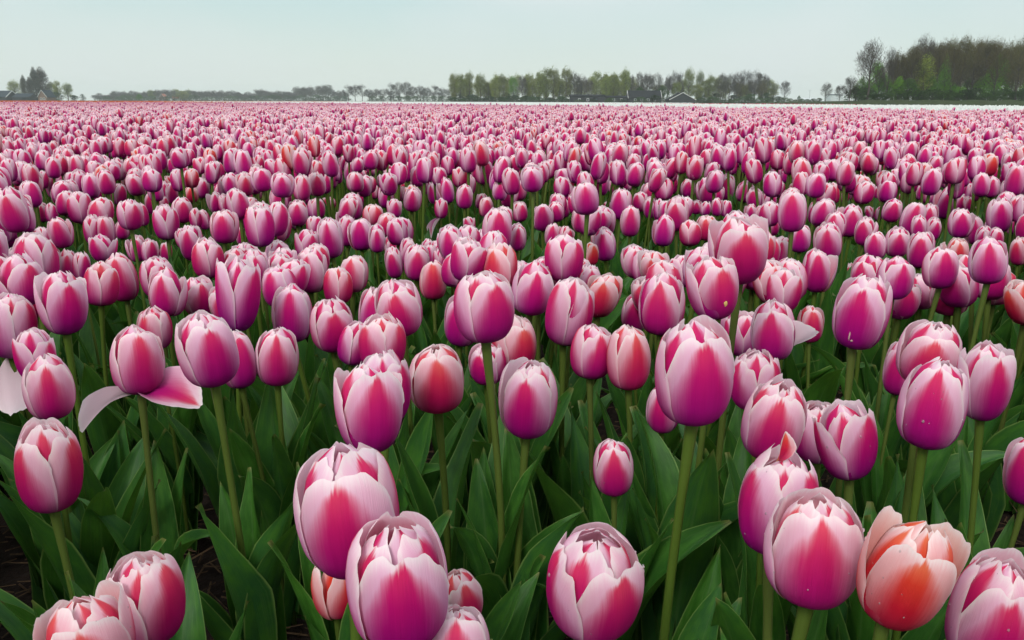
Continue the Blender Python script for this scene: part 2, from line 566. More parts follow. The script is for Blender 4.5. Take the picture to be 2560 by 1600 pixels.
# ------------------------------------------------------------------ one tulip
drops_cache = {}
def drops_mesh(pm, seed, n):
    """beads of rain sitting on a petal mesh, in the petal's own frame (unit flower)"""
    rs = np.random.default_rng(seed)
    V, F = [], []
    cnt = len(pm.vertices)
    for k in range(n):
        v = pm.vertices[int(rs.integers(cnt // 4, cnt))]
        c, nn = v.co, v.normal
        if nn.z < -0.35: continue
        r = rs.choice([0.007, 0.010, 0.014, 0.020], p=[0.45, 0.3, 0.17, 0.08])
        t1 = nn.orthogonal().normalized(); t2 = nn.cross(t1)
        off = len(V)
        for (h, rr) in ((-0.1, 1.0), (0.35, 0.9), (0.68, 0.58)):
            for j in range(7):
                q = 2 * PI * j / 7
                V.append(c + nn * (h * r * 0.9) + (t1 * math.cos(q) + t2 * math.sin(q)) * rr * r)
        V.append(c + nn * (0.82 * r * 0.9))
        for i in range(2):
            for j in range(7):
                q = (j + 1) % 7
                F.append((off + i * 7 + j, off + i * 7 + q, off + i * 7 + 7 + q, off + i * 7 + 7 + j))
        for j in range(7):
            F.append((off + 14 + j, off + 14 + (j + 1) % 7, off + 21))
    return mesh_from('water_drops', V, F, [M_WATER])

def build_tulip(base, W, H, rz, tone, pale, opn, res, seed, ntop=9, leaves=3, tilt=(0, 0), ground=None, drops=0, leaf_len=None, loose=True):
    """base = point where the flower sits on its stem"""
    rs = random.Random(seed)
    gx, gy = ground if ground else (base.x + rs.gauss(0, 0.018), base.y + rs.gauss(0, 0.022))
    root = empty('tulip', (gx, gy, 0.0))
    gl = Vector((gx, gy, 0))
    rel = base - gl
    # stem from the ground to the flower
    zax = rel.normalized()
    rot = zax.to_track_quat('Z', 'Y').to_matrix().to_4x4() @ Matrix.Rotation(rs.uniform(0, 6.28), 4, 'Z')
    sw = max(0.72, min(1.15, W / 0.055))
    st = link('stem', STEM[rs.randrange(len(STEM))], root,
              Matrix.Translation((0, 0, -0.01)) @ rot @ Matrix.Diagonal((sw, sw, rel.length + 0.012, 1)))
    tm = Matrix.Rotation(tilt[0], 4, 'X') @ Matrix.Rotation(tilt[1], 4, 'Y')
    fm = Matrix.Translation(rel) @ tm
    sc = Matrix.Diagonal((W, W, H, 1))
    colr = (tone, pale, rs.random(), 1)
    objs = []
    for k in range(3):
        a = rz + k * 2 * PI / 3 + (rs.gauss(0, 0.07) if k else 0)
        objs.append((0, a))
    for k in range(3):
        objs.append((1, rz + PI / 3 + k * 2 * PI / 3 + rs.gauss(0, 0.09)))
    for k in range(max(0, ntop - 6)):
        objs.append((2, rz + 0.45 + k * 2 * PI / 3 + rs.gauss(0, 0.2)))
    for n_, (wh, a) in enumerate(objs):
        pm = petal_mesh(wh, opn, res, rs.randrange(7 if wh < 2 else 5))
        th = 0.0
        if wh == 0:
            th = abs(rs.gauss(0, 0.025)) + (rs.uniform(0.10, 0.26) if (loose and n_ and rs.random() < 0.13) else 0)
        elif wh == 1 and rs.random() < 0.1:
            th = rs.uniform(0.02, 0.06)
        loc = fm @ Matrix.Rotation(a, 4, 'Z') @ Matrix.Rotation(th, 4, 'Y') @ sc @ Matrix.Diagonal((1, 1, rs.uniform(0.95, 1.04), 1))
        p = link('petal', pm, root, loc)
        if n_ == 0: front = p
        p.color = (min(1, max(0, tone + rs.gauss(0, 0.07))), min(1, max(0, pale + rs.gauss(0, 0.2))), min(1, max(0, colr[2] + rs.gauss(0, 0.15))), 1)
        if drops and wh < 2:
            d = link('water_drops', drops_mesh(pm, seed * 31 + n_, drops if wh == 0 else drops // 2), p)
            d['kind'] = 'stuff'
    az = rs.uniform(0, 6.28)
    for k in range(leaves):
        az += 2.2 + rs.uniform(-0.5, 0.5)
        ll = (leaf_len or rs.uniform(0.25, 0.36)) * rs.uniform(0.88, 1.08) * (1.0 - 0.06 * k)
        m = Matrix.Translation((0.004 * math.cos(az), 0.004 * math.sin(az), 0.005 + 0.025 * k)) @ Matrix.Rotation(az, 4, 'Z') @ \
            Matrix.Rotation(rs.uniform(0.0, 0.20), 4, 'Y') @ Matrix.Diagonal((ll, ll * rs.uniform(0.85, 1.2), ll, 1))
        link('leaf', LEAF[rs.randrange(N_LEAF)], root, m)
    return root, front

# ------------------------------------------------------------------ ground
M_SOIL = noisy_material('soil', (0.009, 0.006, 0.005), (0.028, 0.019, 0.015), 28.0, 0.95, 0.8, 0.02)
M_GRASS = noisy_material('grass_ground', (0.045, 0.075, 0.022), (0.085, 0.11, 0.035), 0.15, 0.95, 0.0)
def sheet(name, pts, z, mat):
    me = mesh_from(name, [(x, y, z) for x, y in pts], [tuple(range(len(pts)))], [mat], smooth=False)
    o = link(name, me)
    o['kind'] = 'structure'
    return o
sheet('ground', [(-2400, -60), (2400, -60), (2400, 3200), (-2400, 3200)], -0.02, M_GRASS)
# the edge of the pink bed runs away to the left from the right foreground
EA, ED, EN = np.array([10.9, 17.2]), np.array([-0.5125, 0.858]), np.array([0.858, 0.5125])
def off_s(x, y):
    d = np.array([x, y]) - EA
    return d @ EN, d @ ED
def at_os(o, s):
    p = EA + EN * o + ED * s
    return (float(p[0]), float(p[1]))
FAR_Y = 60.0
def soil_height(x, y):
    return 0.010 * math.sin(x * 7.0 + 1.3 * math.sin(y * 5)) + 0.008 * math.sin(y * 11 + x * 3) + 0.006 * math.sin(x * 23 + y * 17)
def soil_mesh():
    xs = np.concatenate([np.linspace(-70, -3, 20), np.linspace(-2.8, 2.8, 90), np.linspace(3, 60, 16)])
    ys = np.concatenate([np.linspace(-3, 0, 6), np.linspace(0.05, 3.5, 70), np.linspace(3.8, 130, 24)])
    V = [(x, y, (soil_height(x, y) if (abs(x) < 3 and 0 < y < 3.6) else 0.0)) for y in ys for x in xs]
    return mesh_from('soil_bed', V, grid_faces(len(ys) - 1, len(xs) - 1), [M_SOIL])
o = link('soil_bed', soil_mesh())
o['kind'] = 'structure'

# straw mulch lying on the soil
def straw():
    rs = np.random.default_rng(3)
    V, F = [], []
    for k in range(9000):
        y = 0.15 + 2.6 * rs.random() ** 1.3
        x = rs.uniform(-1, 1) * (0.35 + 0.72 * y)
        z = soil_height(x, y) + 0.003 + rs.random() * 0.012
        L = rs.uniform(0.012, 0.06)
        a = rs.normal(0.3, 0.9)
        e = rs.normal(0, 0.2)
        w = rs.uniform(0.0006, 0.0017)
        d = np.array([math.cos(a) * math.cos(e), math.sin(a) * math.cos(e), math.sin(e)]) * L
        s = np.array([-math.sin(a), math.cos(a), 0]) * w
        c = np.array([x, y, z])
        n = len(V)
        up = np.array([0, 0, w * 1.2])
        V += [c - s, c + s, c + up, c + d - s, c + d + s, c + d + up]
        F += [(n, n + 3, n + 5, n + 2), (n + 2, n + 5, n + 4, n + 1), (n + 1, n + 4, n + 3, n)]
    return mesh_from('straw', V, F, [M_STRAW], smooth=False)
M_STRAW = noisy_material('straw', (0.030, 0.018, 0.012), (0.14, 0.09, 0.05), 60.0, 0.85)
tag(link('straw_mulch', straw()), 'dark dry straw mulch scattered on the soil between tulips', 'straw', kind='stuff')

# ------------------------------------------------------------------ tulips placed one by one
# (centre x, top y, bottom y, width, turn of the front petal in degrees, tone 0 magenta..1 orange, shape, label or None, short landmark or None)
HERO = []
def crop(x0, y0, s, rows):
    for r in rows:
        cx, top, bot, w, ang = r[:5]
        tone = r[5] if len(r) > 5 else None
        opn = r[6] if len(r) > 6 else None
        lab = r[7] if len(r) > 7 else None
        short = r[8] if len(r) > 8 else None
        hh = (bot - top) / s
        HERO.append(dict(x=x0 + cx / s, top=y0 + top / s - 0.02 * hh, bot=y0 + bot / s + 0.02 * hh, w=w / s * 1.06, ang=ang, tone=tone, opn=opn, label=lab, short=short))
crop(0, 0, 0.945, [
 (228,1388,1570,212,-5,.5,'open','open tulip with jagged white petals cut by the bottom edge, left corner','the jagged open tulip at bottom left'),
 (345,1305,1530,178,50,.4,'cup','pink tulip leaning out behind the jagged open tulip at bottom left',None),
 (112,984,1205,150,58,.42,'cup','tulip with two red flames and a pale seam near the left edge','the red-flamed tulip near the left edge'),
 (120,842,990,116,-2,.38,'closed','egg-shaped tulip with one crimson flame above the red-flamed tulip at left',None),
 (325,772,930,122,12,.3,'closed','tulip shedding two pale petals that hang below its head at left','the tulip shedding two petals'),
 (18,690,843,116,60,.15,'cup','purple-pink tulip cut by the left edge with one long petal hanging',"the tulip cut by the left edge"),
 (145,637,787,116,18,.08,'open','lilac-pink open-topped tulip beside the left edge, on a straight stem','the lilac open-topped tulip at left'),
 (84,775,900,98,48,.1,'open','magenta tulip half hidden behind the tulip cut by the left edge',None),
 (500,729,908,134,14,.15,'cup','broad magenta tulip with white frilled top, left of centre','the broad frilled magenta tulip'),
 (566,782,915,84,20,.2,'closed','crimson tulip tucked behind the broad frilled magenta tulip',None),
 (650,776,910,98,-2,.28,'closed','small egg-shaped crimson tulip right of the broad frilled magenta tulip',None),
 (365,727,825,80,-42,.45,'closed','reddish tulip peering over the tulip shedding two petals',None),
 (390,636,745,80,-18,.15,'closed',None,None),
 (233,618,722,82,56,.45,'cup','red-sided tulip with a pale seam right of the lilac open-topped tulip',None),
 (294,598,710,72,-15,.4,'closed',None,None),
 (470,652,745,75,20,.2,'open','tulip with curled white tip hidden behind the tall long-petalled tulip',None),
 (552,600,780,98,50,.0,'open','tall tulip with two long pale lilac petals, left of centre','the tall tulip with long pale petals'),
 (374,603,700,76,30,.2,'cup',None,None),
 (48,598,722,108,32,.1,'cup','pale lilac tulip at the left edge above the cut tulip',None),
 (785,697,825,96,10,.22,'cup','tulip with ragged white crown and crimson flame, centre left','the ragged-crowned crimson tulip'),
 (687,671,805,92,-12,.15,'closed','magenta tulip just left of the ragged-crowned crimson tulip',None),
 (663,629,725,80,-35,.1,'closed',None,None),
 (730,584,690,75,-22,.3,'cup',None,None),
 (795,629,718,66,60,.5,'cup','small red-sided tulip with pale seam above the ragged-crowned crimson tulip',None),
 (826,757,860,74,42,.1,'cup','dark magenta tulip hiding behind the ragged-crowned crimson tulip',None),
 (873,677,790,66,-8,.2,'cup',None,None),
 (950,654,790,104,-4,.28,'cup','wide crimson-flamed tulip with pale shoulder, left of centre','the wide crimson tulip left of centre'),
 (1023,618,707,62,0,.6,'closed','small cream tulip with one red flame right of the wide crimson tulip','the small cream tulip'),
 (900,749,872,106,60,.42,'cup','tulip with two red sides above the pair of large overlapping tulips',None),
 (905,822,1000,120,56,.12,'cup','pale tulip right behind the big flat-topped crimson tulip',None),
 (870,866,1072,154,16,.15,'open','big flat-topped crimson tulip with white scalloped rim, left of centre','the big flat-topped crimson tulip'),
 (1032,820,972,128,4,.55,'closed','round red tulip with coral sides in the middle of the photo','the round red tulip'),
 (1146,640,808,132,32,.2,'cup','large pale streaked tulip standing high near the centre','the large pale streaked tulip'),
 (1085,690,815,80,-28,.05,'cup','purple tulip tucked behind the large pale streaked tulip',None),
 (1214,742,875,98,32,.62,'cup','coral-red tulip with a creamy half, right below the pale streaked tulip',None),
 (1150,808,905,80,-30,.15,'cup',None,None),
 (1243,836,1027,124,-14,.12,'cup','egg-shaped magenta tulip on a long stem, centre of the photo','the magenta centre tulip'),
 (1332,647,810,104,58,.22,'cup','tulip with two petals forming a V, right of the pale streaked tulip','the tulip with the V-shaped petals'),
 (1250,614,740,90,8,.12,'closed',None,None),
 (1395,769,895,94,28,.25,'closed','crimson tulip with pale left half below the tulip with V-shaped petals',None),
 (1487,774,920,98,26,.55,'closed','cream tulip with a scarlet flame left of the biggest tall tulip','the cream and scarlet tulip'),
 (1562,646,790,100,-12,.15,'closed','magenta tulip with broad pale right petal above the cream and scarlet tulip','the magenta tulip with pale right petal'),
 (1495,691,780,60,-10,.08,'closed',None,None),
 (1697,602,753,118,28,.32,'open','open tulip with one scarlet petal and a small yellow blemish','the blemished scarlet tulip'),
 (1752,514,665,134,14,.3,'open','largest gaping tulip standing above the others right of centre','the gaping tulip'),
 (1643,745,1000,176,22,.16,'cup','biggest tall pink tulip on a thick stem, right of centre','the biggest tall tulip'),
 (1566,905,1020,76,-15,.25,'closed','crimson tulip low behind the left side of the biggest tall tulip',None),
 (1785,816,965,116,-55,.25,'cup','tulip with a dark left flame just right of the biggest tall tulip',None),
 (1815,890,1085,144,0,.3,'cup','upright tulip with one central red flame below right of the biggest tulip','the upright central-flame tulip'),
 (1830,713,850,104,-6,.15,'closed','striped pink tulip with a petal falling off its right side','the tulip with a falling side petal'),
 (1757,736,840,88,60,.15,'open',None,None),
 (1915,723,808,60,18,.5,'closed','small red bud right of the tulip with a falling side petal',None),
 (2025,642,820,124,-12,.08,'cup','tall lilac-white tulip with a scarred base, right part of the photo','the tall scarred lilac tulip'),
 (1930,586,688,68,4,.25,'closed','small neat tulip with a red flame left of the tall scarred tulip',None),
 (2112,606,705,86,26,.12,'closed',None,None),
 (2055,612,690,80,-30,.25,'closed',None,None),
 (2224,584,680,84,22,.25,'cup',None,None),
 (2340,560,670,92,4,.1,'closed','plump magenta tulip near the right edge, in the middle distance','the plump magenta tulip near the right edge'),
 (2188,757,910,146,2,.35,'cup','broad pale tulip with a red flame behind the front right pair','the broad pale tulip at right'),
 (2195,848,1058,160,-6,.1,'closed','egg-shaped rain-speckled magenta tulip in front of the broad pale one','the rain-speckled magenta tulip'),
 (2334,799,988,136,28,.18,'open','open tulip with white rim and red right flame near the right edge','the white-rimmed tulip near the right edge'),
 (2122,785,930,78,-18,.18,'cup','dark tulip mostly hidden behind the broad pale tulip at right',None),
 (1938,947,1092,116,-58,.25,'cup','tulip pressed against the left of the ragged striped tulip',None),
 (2022,950,1132,144,58,.12,'open','ragged striped tulip with many torn white petals','the ragged striped tulip'),
 (1452,1039,1170,90,4,.28,'closed','small short tulip bud alone among leaves right of centre','the lone short tulip'),
 (1400,1208,1497,204,36,.22,'cup','big front tulip with pale middle between two crimson sides','the big front centre tulip'),
 (1830,1058,1312,178,-58,.2,'cup','dark-sided tulip with a curled red tip, behind the front right trio','the tulip with a curled red tip'),
 (1922,1167,1440,224,10,.42,'cup','big front tulip with a scarlet flame beside the orange tulip','the big front scarlet-flame tulip'),
 (2112,1202,1476,212,8,1.0,'open','orange-red tulip with peach petals tilting to the right','the orange tulip'),
 (2338,1295,1590,214,16,.28,'cup','rain-beaded tulip cut by the bottom right corner',"the corner tulip at bottom right"),
 (2432,1000,1190,112,-20,.1,'closed','dark pink tulip cut by the right edge',None),
 (830,1036,1357,230,-6,.14,'cup','tall bulging tulip with wide white shoulders behind the front pair','the white-shouldered tulip'),
 (945,1206,1530,222,4,.1,'cup','large front tulip with a broad magenta flame, left of centre','the large front magenta-flame tulip'),
 (1098,1347,1480,94,26,.55,'closed','small red and white bud between the two front tulips','the small red bud'),
 (1065,1438,1620,160,0,.3,'closed','pale closed tulip top cut by the bottom edge',None),
 (792,1320,1462,92,32,.95,'closed','orange-pink tulip hidden under the white-shouldered tulip',None),
 (1712,1065,1160,50,20,.3,'closed','small pale bud half hidden behind a leaf right of centre',None),
])
# left field
crop(0, 240, 3.024, [
 (125,692,1025,240,-12,.15,'cup','largest mid-distance tulip at the left edge, pale with a dark base','the large tulip on the left edge'),
 (295,937,1185,218,-25,.25,'cup'),(470,917,1145,170,-5,.3,'closed'),
 (610,717,960,188,58,.25,'cup','open-topped tulip with two magenta sides on its own stem at left','the two-sided open tulip at left'),
 (245,634,840,158,20,.2,'cup'),(355,767,950,155,-15,.25,'closed'),(750,852,1115,224,42,.2,'cup'),(918,936,1080,108,-10,.35,'cup'),
 (980,772,1005,188,25,.22,'cup'),(1082,802,980,100,48,.45,'closed'),(1260,807,1080,188,58,.2,'cup'),(1180,722,890,165,-20,.3,'cup'),
 (1376,762,955,154,10,.25,'cup'),(810,552,740,138,0,.2,'closed'),(890,657,820,114,30,.12,'cup'),(1145,547,725,148,-40,.08,'cup'),
 (965,572,715,94,10,.8,'closed','orange tulip among pink ones in the left field','the orange tulip in the left field'),(1060,637,760,90,0,.5,'closed'),(1265,637,800,168,20,.1,'cup'),
 (1265,592,690,130,-30,.2,'cup'),(1440,687,805,110,0,.75,'closed','small round orange-red tulip in the left field','the small round orange-red tulip'),
 (1520,612,770,114,20,.2,'cup'),(1605,547,705,148,10,.15,'cup'),(1685,852,1110,194,-10,.3,'cup'),(1665,717,880,154,0,.22,'closed'),
 (1515,842,1000,158,58,.35,'cup'),(1450,972,1240,168,-20,.1,'cup'),(1398,992,1150,118,20,.15,'cup'),(1965,817,1135,212,45,.12,'cup'),
 (2115,817,1080,120,42,.15,'cup'),(1830,927,1130,92,-10,.2,'closed'),(1705,602,760,120,20,.2,'cup'),
 (1845,400,605,138,12,.08,'closed','tall lilac tulip raised above the left field on a bare stem','the tall lilac tulip in the left field'),
 (1365,382,545,130,-30,.15,'cup','tall magenta tulip raised above the left field, left of the lilac one','the tall magenta tulip in the left field'),
 (1770,482,660,110,-20,.2,'cup'),(1985,542,720,148,10,.15,'closed'),(2130,577,765,158,0,.15,'cup'),(2110,682,865,134,0,.15,'closed'),
 (2272,692,800,138,30,.15,'cup'),(2245,782,980,158,-5,.22,'cup'),(2330,482,620,100,0,.2,'closed'),(2260,552,655,80,10,.2,'closed'),
 (2385,772,930,130,30,.25,'cup'),(2385,902,1080,120,30,.2,'cup'),(1568,1067,1370,228,58,.35,'cup'),(1080,1052,1250,198,0,.2,'cup'),
 (1215,1082,1240,148,50,.3,'cup'),(770,1092,1250,188,-40,.1,'open','broken open tulip with a jagged gap in the left field',None),(560,1127,1380,222,-5,.38,'cup'),(415,1132,1300,120,0,.3,'cup'),
 (330,442,585,114,0,.2,'closed'),(540,447,575,104,-5,.25,'cup'),(630,452,585,84,40,.15,'cup'),(735,427,570,118,-10,.2,'closed'),
 (715,337,425,90,0,.2,'closed'),(435,362,500,128,15,.1,'cup'),(930,337,440,90,-5,.3,'cup'),(1010,337,430,74,20,.3,'cup'),(1120,342,420,90,-30,.2,'cup'),
 (1190,392,505,148,20,.1,'cup'),(840,482,640,128,30,.2,'cup'),(1010,432,570,98,0,.1,'cup'),(1115,452,572,100,0,.15,'closed'),
 (1300,477,585,90,0,.5,'closed'),(1520,462,600,94,-10,.2,'closed'),(1590,417,510,148,50,.15,'cup'),(610,552,720,120,20,.15,'cup'),
 (500,562,720,100,30,.2,'cup'),(400,592,770,108,10,.15,'cup'),(290,537,690,138,-10,.2,'cup'),(90,562,700,128,20,.1,'cup'),
 (75,442,545,108,-10,.2,'cup'),(185,477,590,118,15,.2,'cup'),(246,392,490,72,0,.1,'closed'),(165,352,460,98,0,.2,'cup'),(20,430,560,90,30,.2,'closed'),
 (650,600,740,100,50,.3,'cup'),(1085,380,470,80,20,.2,'cup'),(1440,570,690,90,-30,.2,'cup'),(1420,480,600,80,10,.2,'cup'),
 (1930,640,790,90,-10,.4,'cup'),(2050,420,520,90,0,.2,'cup'),(2160,420,530,96,10,.2,'cup'),(180,530,650,110,-20,.2,'cup'),
])
# centre field
crop(800, 240, 3.024, [
 (1340,837,1160,212,10,.1,'cup','prominent magenta tulip rising before its neighbours in the field centre','the prominent field-centre tulip'),
 (1238,932,1225,118,-20,.05,'closed'),(1490,962,1165,128,0,.12,'closed'),(1795,960,1140,178,-5,.35,'cup'),(1140,907,1050,84,-30,.3,'open'),
 (1515,792,950,114,30,.3,'cup'),(1255,762,915,104,10,.5,'cup'),(1185,727,855,80,10,.85,'cup','little orange tulip among pink ones in the field centre','the little orange centre tulip'),
 (912,772,925,96,45,.25,'closed','tulip losing one pale petal on bare ground in the field centre','the tulip losing one petal'),
 (870,647,815,94,-20,.1,'cup'),(970,617,810,104,5,.18,'closed'),(1090,662,850,120,5,.12,'closed'),(1095,582,760,134,-20,.2,'cup'),
 (690,687,870,128,-5,.15,'closed'),(495,672,845,108,5,.1,'closed'),(582,657,795,100,-5,.35,'cup'),(415,647,780,76,-20,.25,'closed'),
 (475,557,680,108,0,.2,'cup'),(615,552,660,134,-10,.3,'cup'),(662,632,700,90,20,.3,'cup'),(775,607,750,94,10,.15,'closed'),
 (860,567,690,128,-20,.2,'cup'),(245,727,930,148,10,.12,'cup'),(300,717,850,90,20,.2,'cup'),
 (255,607,705,104,30,.95,'cup','orange tulip by bare leaves left of the field centre','the orange tulip left of centre'),
 (80,592,700,108,10,.2,'cup','tulip with one loose white petal dropping, left of the field centre',None),(125,527,665,98,10,.25,'closed'),(225,482,650,94,-10,.12,'closed'),
 (375,402,555,110,-10,.15,'cup'),(340,532,650,76,0,.2,'closed'),
 (1235,472,665,122,30,.3,'closed','tall egg-shaped red and pink tulip in the far centre field','the tall egg-shaped tulip in the far centre'),(1330,532,720,118,0,.1,'closed'),
 (1430,602,700,90,0,.2,'cup'),(1425,662,840,110,-20,.3,'cup'),(1500,632,790,118,0,.35,'cup'),(1610,532,720,158,0,.12,'cup'),(1500,522,650,92,10,.2,'cup'),
 (1870,612,805,144,-20,.15,'cup'),(2020,662,895,198,5,.25,'cup','wide pale tulip with a red flame, right of field centre','the wide pale field tulip'),
 (2270,692,930,154,-20,.12,'cup'),(2155,842,1050,144,0,.25,'cup'),(2345,832,1060,144,0,.12,'closed'),(2165,992,1240,164,-10,.12,'closed'),
 (2050,1107,1280,112,30,.95,'closed','orange tulip low behind a magenta one, right of field centre','the low orange tulip right of centre'),(2030,1017,1180,100,-10,.7,'cup'),
 (2400,1082,1195,74,10,.85,'closed'),(1685,822,1020,154,-5,.15,'closed'),(1790,792,950,118,0,.2,'cup'),(1845,762,920,90,20,.25,'cup'),
 (1690,752,830,76,0,.25,'cup'),(2160,767,860,100,10,.35,'cup'),(2120,547,750,118,10,.1,'cup'),(2030,572,690,100,-10,.2,'cup'),(2230,612,740,94,0,.2,'cup'),
 (2370,622,720,76,10,.85,'closed','small orange tulip at the right of the field centre',None),(2305,547,680,90,0,.1,'closed'),(2210,512,640,90,0,.1,'closed'),(2390,742,830,84,10,.3,'cup'),
 (1800,412,560,104,20,.35,'closed'),(1750,382,500,110,-30,.08,'cup'),(1840,542,680,108,-20,.15,'cup'),(1745,617,685,62,0,.9,'cup'),
 (985,387,530,100,20,.1,'closed'),(880,372,460,80,0,.2,'cup'),(1145,432,560,94,0,.08,'closed'),(1325,352,440,80,0,.1,'closed'),(65,362,500,98,0,.1,'closed'),
 (312,927,1165,168,-10,.05,'cup'),(430,967,1180,122,0,.05,'closed'),(90,907,1215,188,-10,.1,'cup'),(200,890,1130,130,15,.12,'cup'),(205,845,1000,120,0,.12,'cup'),
 (600,1042,1250,188,10,.25,'cup'),(570,1122,1370,128,-10,.1,'cup'),(725,1112,1390,188,0,.2,'cup'),(845,1072,1250,168,20,.12,'cup'),(865,1122,1300,168,-20,.2,'cup'),
 (1085,1132,1400,258,58,.2,'open','gaping tulip with a split front just above the large pale streaked one',None),(1840,1122,1390,276,56,.1,'cup','round pale tulip with a dark right side above the V-shaped one',None),
 (630,460,560,100,10,.1,'cup'),(500,505,600,90,-5,.2,'cup'),(1080,475,560,90,10,.6,'cup'),(1450,540,640,80,10,.2,'cup'),(720,410,510,90,10,.15,'closed'),
 (1910,560,660,90,0,.2,'cup'),(2060,480,580,90,0,.2,'cup'),(2290,440,540,90,10,.15,'cup'),(2360,450,550,80,0,.2,'cup'),(1600,320,400,66,0,.1,'closed'),
 (780,540,640,90,0,.2,'cup'),(920,480,580,90,-10,.2,'cup'),(170,420,520,90,0,.2,'cup'),(120,440,530,80,10,.5,'cup'),
])
# right field
crop(1600, 240, 2.521, [
 (965,592,855,178,-5,.12,'cup','large magenta tulip on a thick stem, upper right field','the large thick-stemmed tulip'),
 (985,552,640,80,0,.25,'cup'),(1110,477,640,124,15,.12,'cup'),
 (1055,297,415,80,-10,.08,'closed','tall lilac tulip standing above the right field','the tall lilac tulip in the right field'),
 (165,472,610,128,0,.3,'cup'),(55,537,690,108,0,.2,'cup'),(235,622,845,148,-10,.3,'cup'),(145,747,945,128,-10,.12,'closed'),(95,632,770,128,-15,.15,'cup'),
 (380,652,740,124,0,.15,'cup'),(320,777,945,134,50,.45,'cup'),(418,747,910,130,-5,.6,'cup'),(515,642,755,118,-15,.25,'cup'),(430,512,680,118,10,.15,'cup'),
 (540,487,650,108,0,.1,'cup'),(655,532,670,108,-10,.1,'closed'),(735,432,545,80,0,.2,'closed'),(770,572,700,178,-10,.15,'cup'),(725,677,780,118,0,.3,'cup'),
 (810,742,870,128,0,.35,'cup'),(1010,802,985,138,0,.15,'cup'),(1095,657,800,80,-20,.25,'cup'),(1195,792,1030,178,0,.22,'cup'),(1230,722,900,138,-20,.3,'cup'),
 (1330,677,885,148,10,.12,'cup'),(1270,552,670,108,10,.1,'cup'),(1375,502,665,108,-5,.12,'closed'),(1290,462,555,98,0,.2,'cup'),(1415,762,940,128,-20,.25,'cup'),
 (1480,692,780,98,0,.15,'cup'),(1575,642,790,124,5,.15,'closed'),(1480,547,640,90,0,.15,'closed'),(1560,532,670,114,-20,.15,'closed'),(1695,657,870,148,0,.15,'cup'),
 (1820,672,860,114,0,.15,'cup'),(1800,747,900,168,0,.25,'cup'),(1650,592,670,72,0,.15,'cup'),(1620,822,1010,158,10,.15,'cup'),(1490,857,1030,138,-10,.12,'cup'),
 (1770,842,1080,168,-5,.15,'cup'),(1890,872,960,66,0,.3,'cup'),(1625,442,560,108,0,.1,'cup'),(1750,542,650,98,0,.2,'cup'),(1905,447,575,128,-10,.3,'cup'),
 (2045,482,620,134,10,.2,'cup'),(1920,572,770,128,0,.08,'cup'),(2005,542,640,98,0,.2,'cup'),(2045,617,720,114,0,.25,'cup'),(2140,667,725,80,0,.25,'cup'),
 (2215,507,640,104,0,.1,'closed'),(2120,552,660,72,0,.2,'cup'),(2365,427,630,138,-10,.1,'cup','big tulip cut by the right edge high in the field',None),(2275,637,860,164,10,.12,'cup'),
 (2170,732,930,188,0,.15,'cup'),(2020,702,890,148,10,.12,'cup'),(2205,812,960,178,0,.15,'cup'),(2000,887,1100,158,20,.65,'cup','peach-pink tulip near the plump magenta one at right',None),
 (2392,842,1060,114,-20,.5,'cup','red tulip at the right edge in the middle distance',None),(2370,752,870,98,0,.2,'cup'),(1345,1037,1190,138,0,.2,'cup'),
 (480,560,680,90,0,.2,'cup'),(300,520,640,90,0,.2,'cup'),(340,390,490,80,0,.4,'closed'),(260,340,440,80,0,.45,'cup'),(130,380,490,70,0,.15,'cup'),(40,340,430,74,0,.15,'closed'),
 (780,330,430,80,0,.2,'closed'),(820,345,430,76,0,.15,'closed'),(880,410,540,112,10,.1,'cup'),(1000,450,560,90,0,.2,'cup'),(1400,330,430,100,0,.2,'cup'),
 (1500,400,490,100,0,.2,'cup'),(1560,390,470,80,10,.35,'cup'),(1740,340,430,76,0,.1,'closed'),(1830,345,460,90,0,.1,'cup'),(1940,375,470,90,0,.2,'cup'),(2020,360,450,90,0,.2,'cup'),
 (2120,390,480,80,0,.2,'cup'),(2250,470,560,90,0,.2,'cup'),(2330,310,420,80,0,.1,'closed'),(1180,400,510,90,0,.2,'cup'),(1240,420,520,80,20,.15,'cup'),
])

# broad low heads in the middle distance are two neighbours side by side
pairs = []
for h in HERO:
    hh = h['bot'] - h['top']
    if h['label'] is None and h['w'] < 85 and h['w'] > 0.86 * hh:
        g = dict(h)
        w = h['w']
        h['w'] = g['w'] = min(0.60 * w, 0.78 * hh)
        h['x'] -= 0.22 * w; g['x'] += 0.22 * w
        g['top'] += 0.10 * hh; g['bot'] += 0.06 * hh
        h['bot'] = max(h['bot'], h['top'] + 1.35 * h['w'])
        g['bot'] = max(g['bot'], g['top'] + 1.35 * g['w'])
        g['ang'] = -h['ang'] + 25
        pairs.append(g)
HERO += pairs
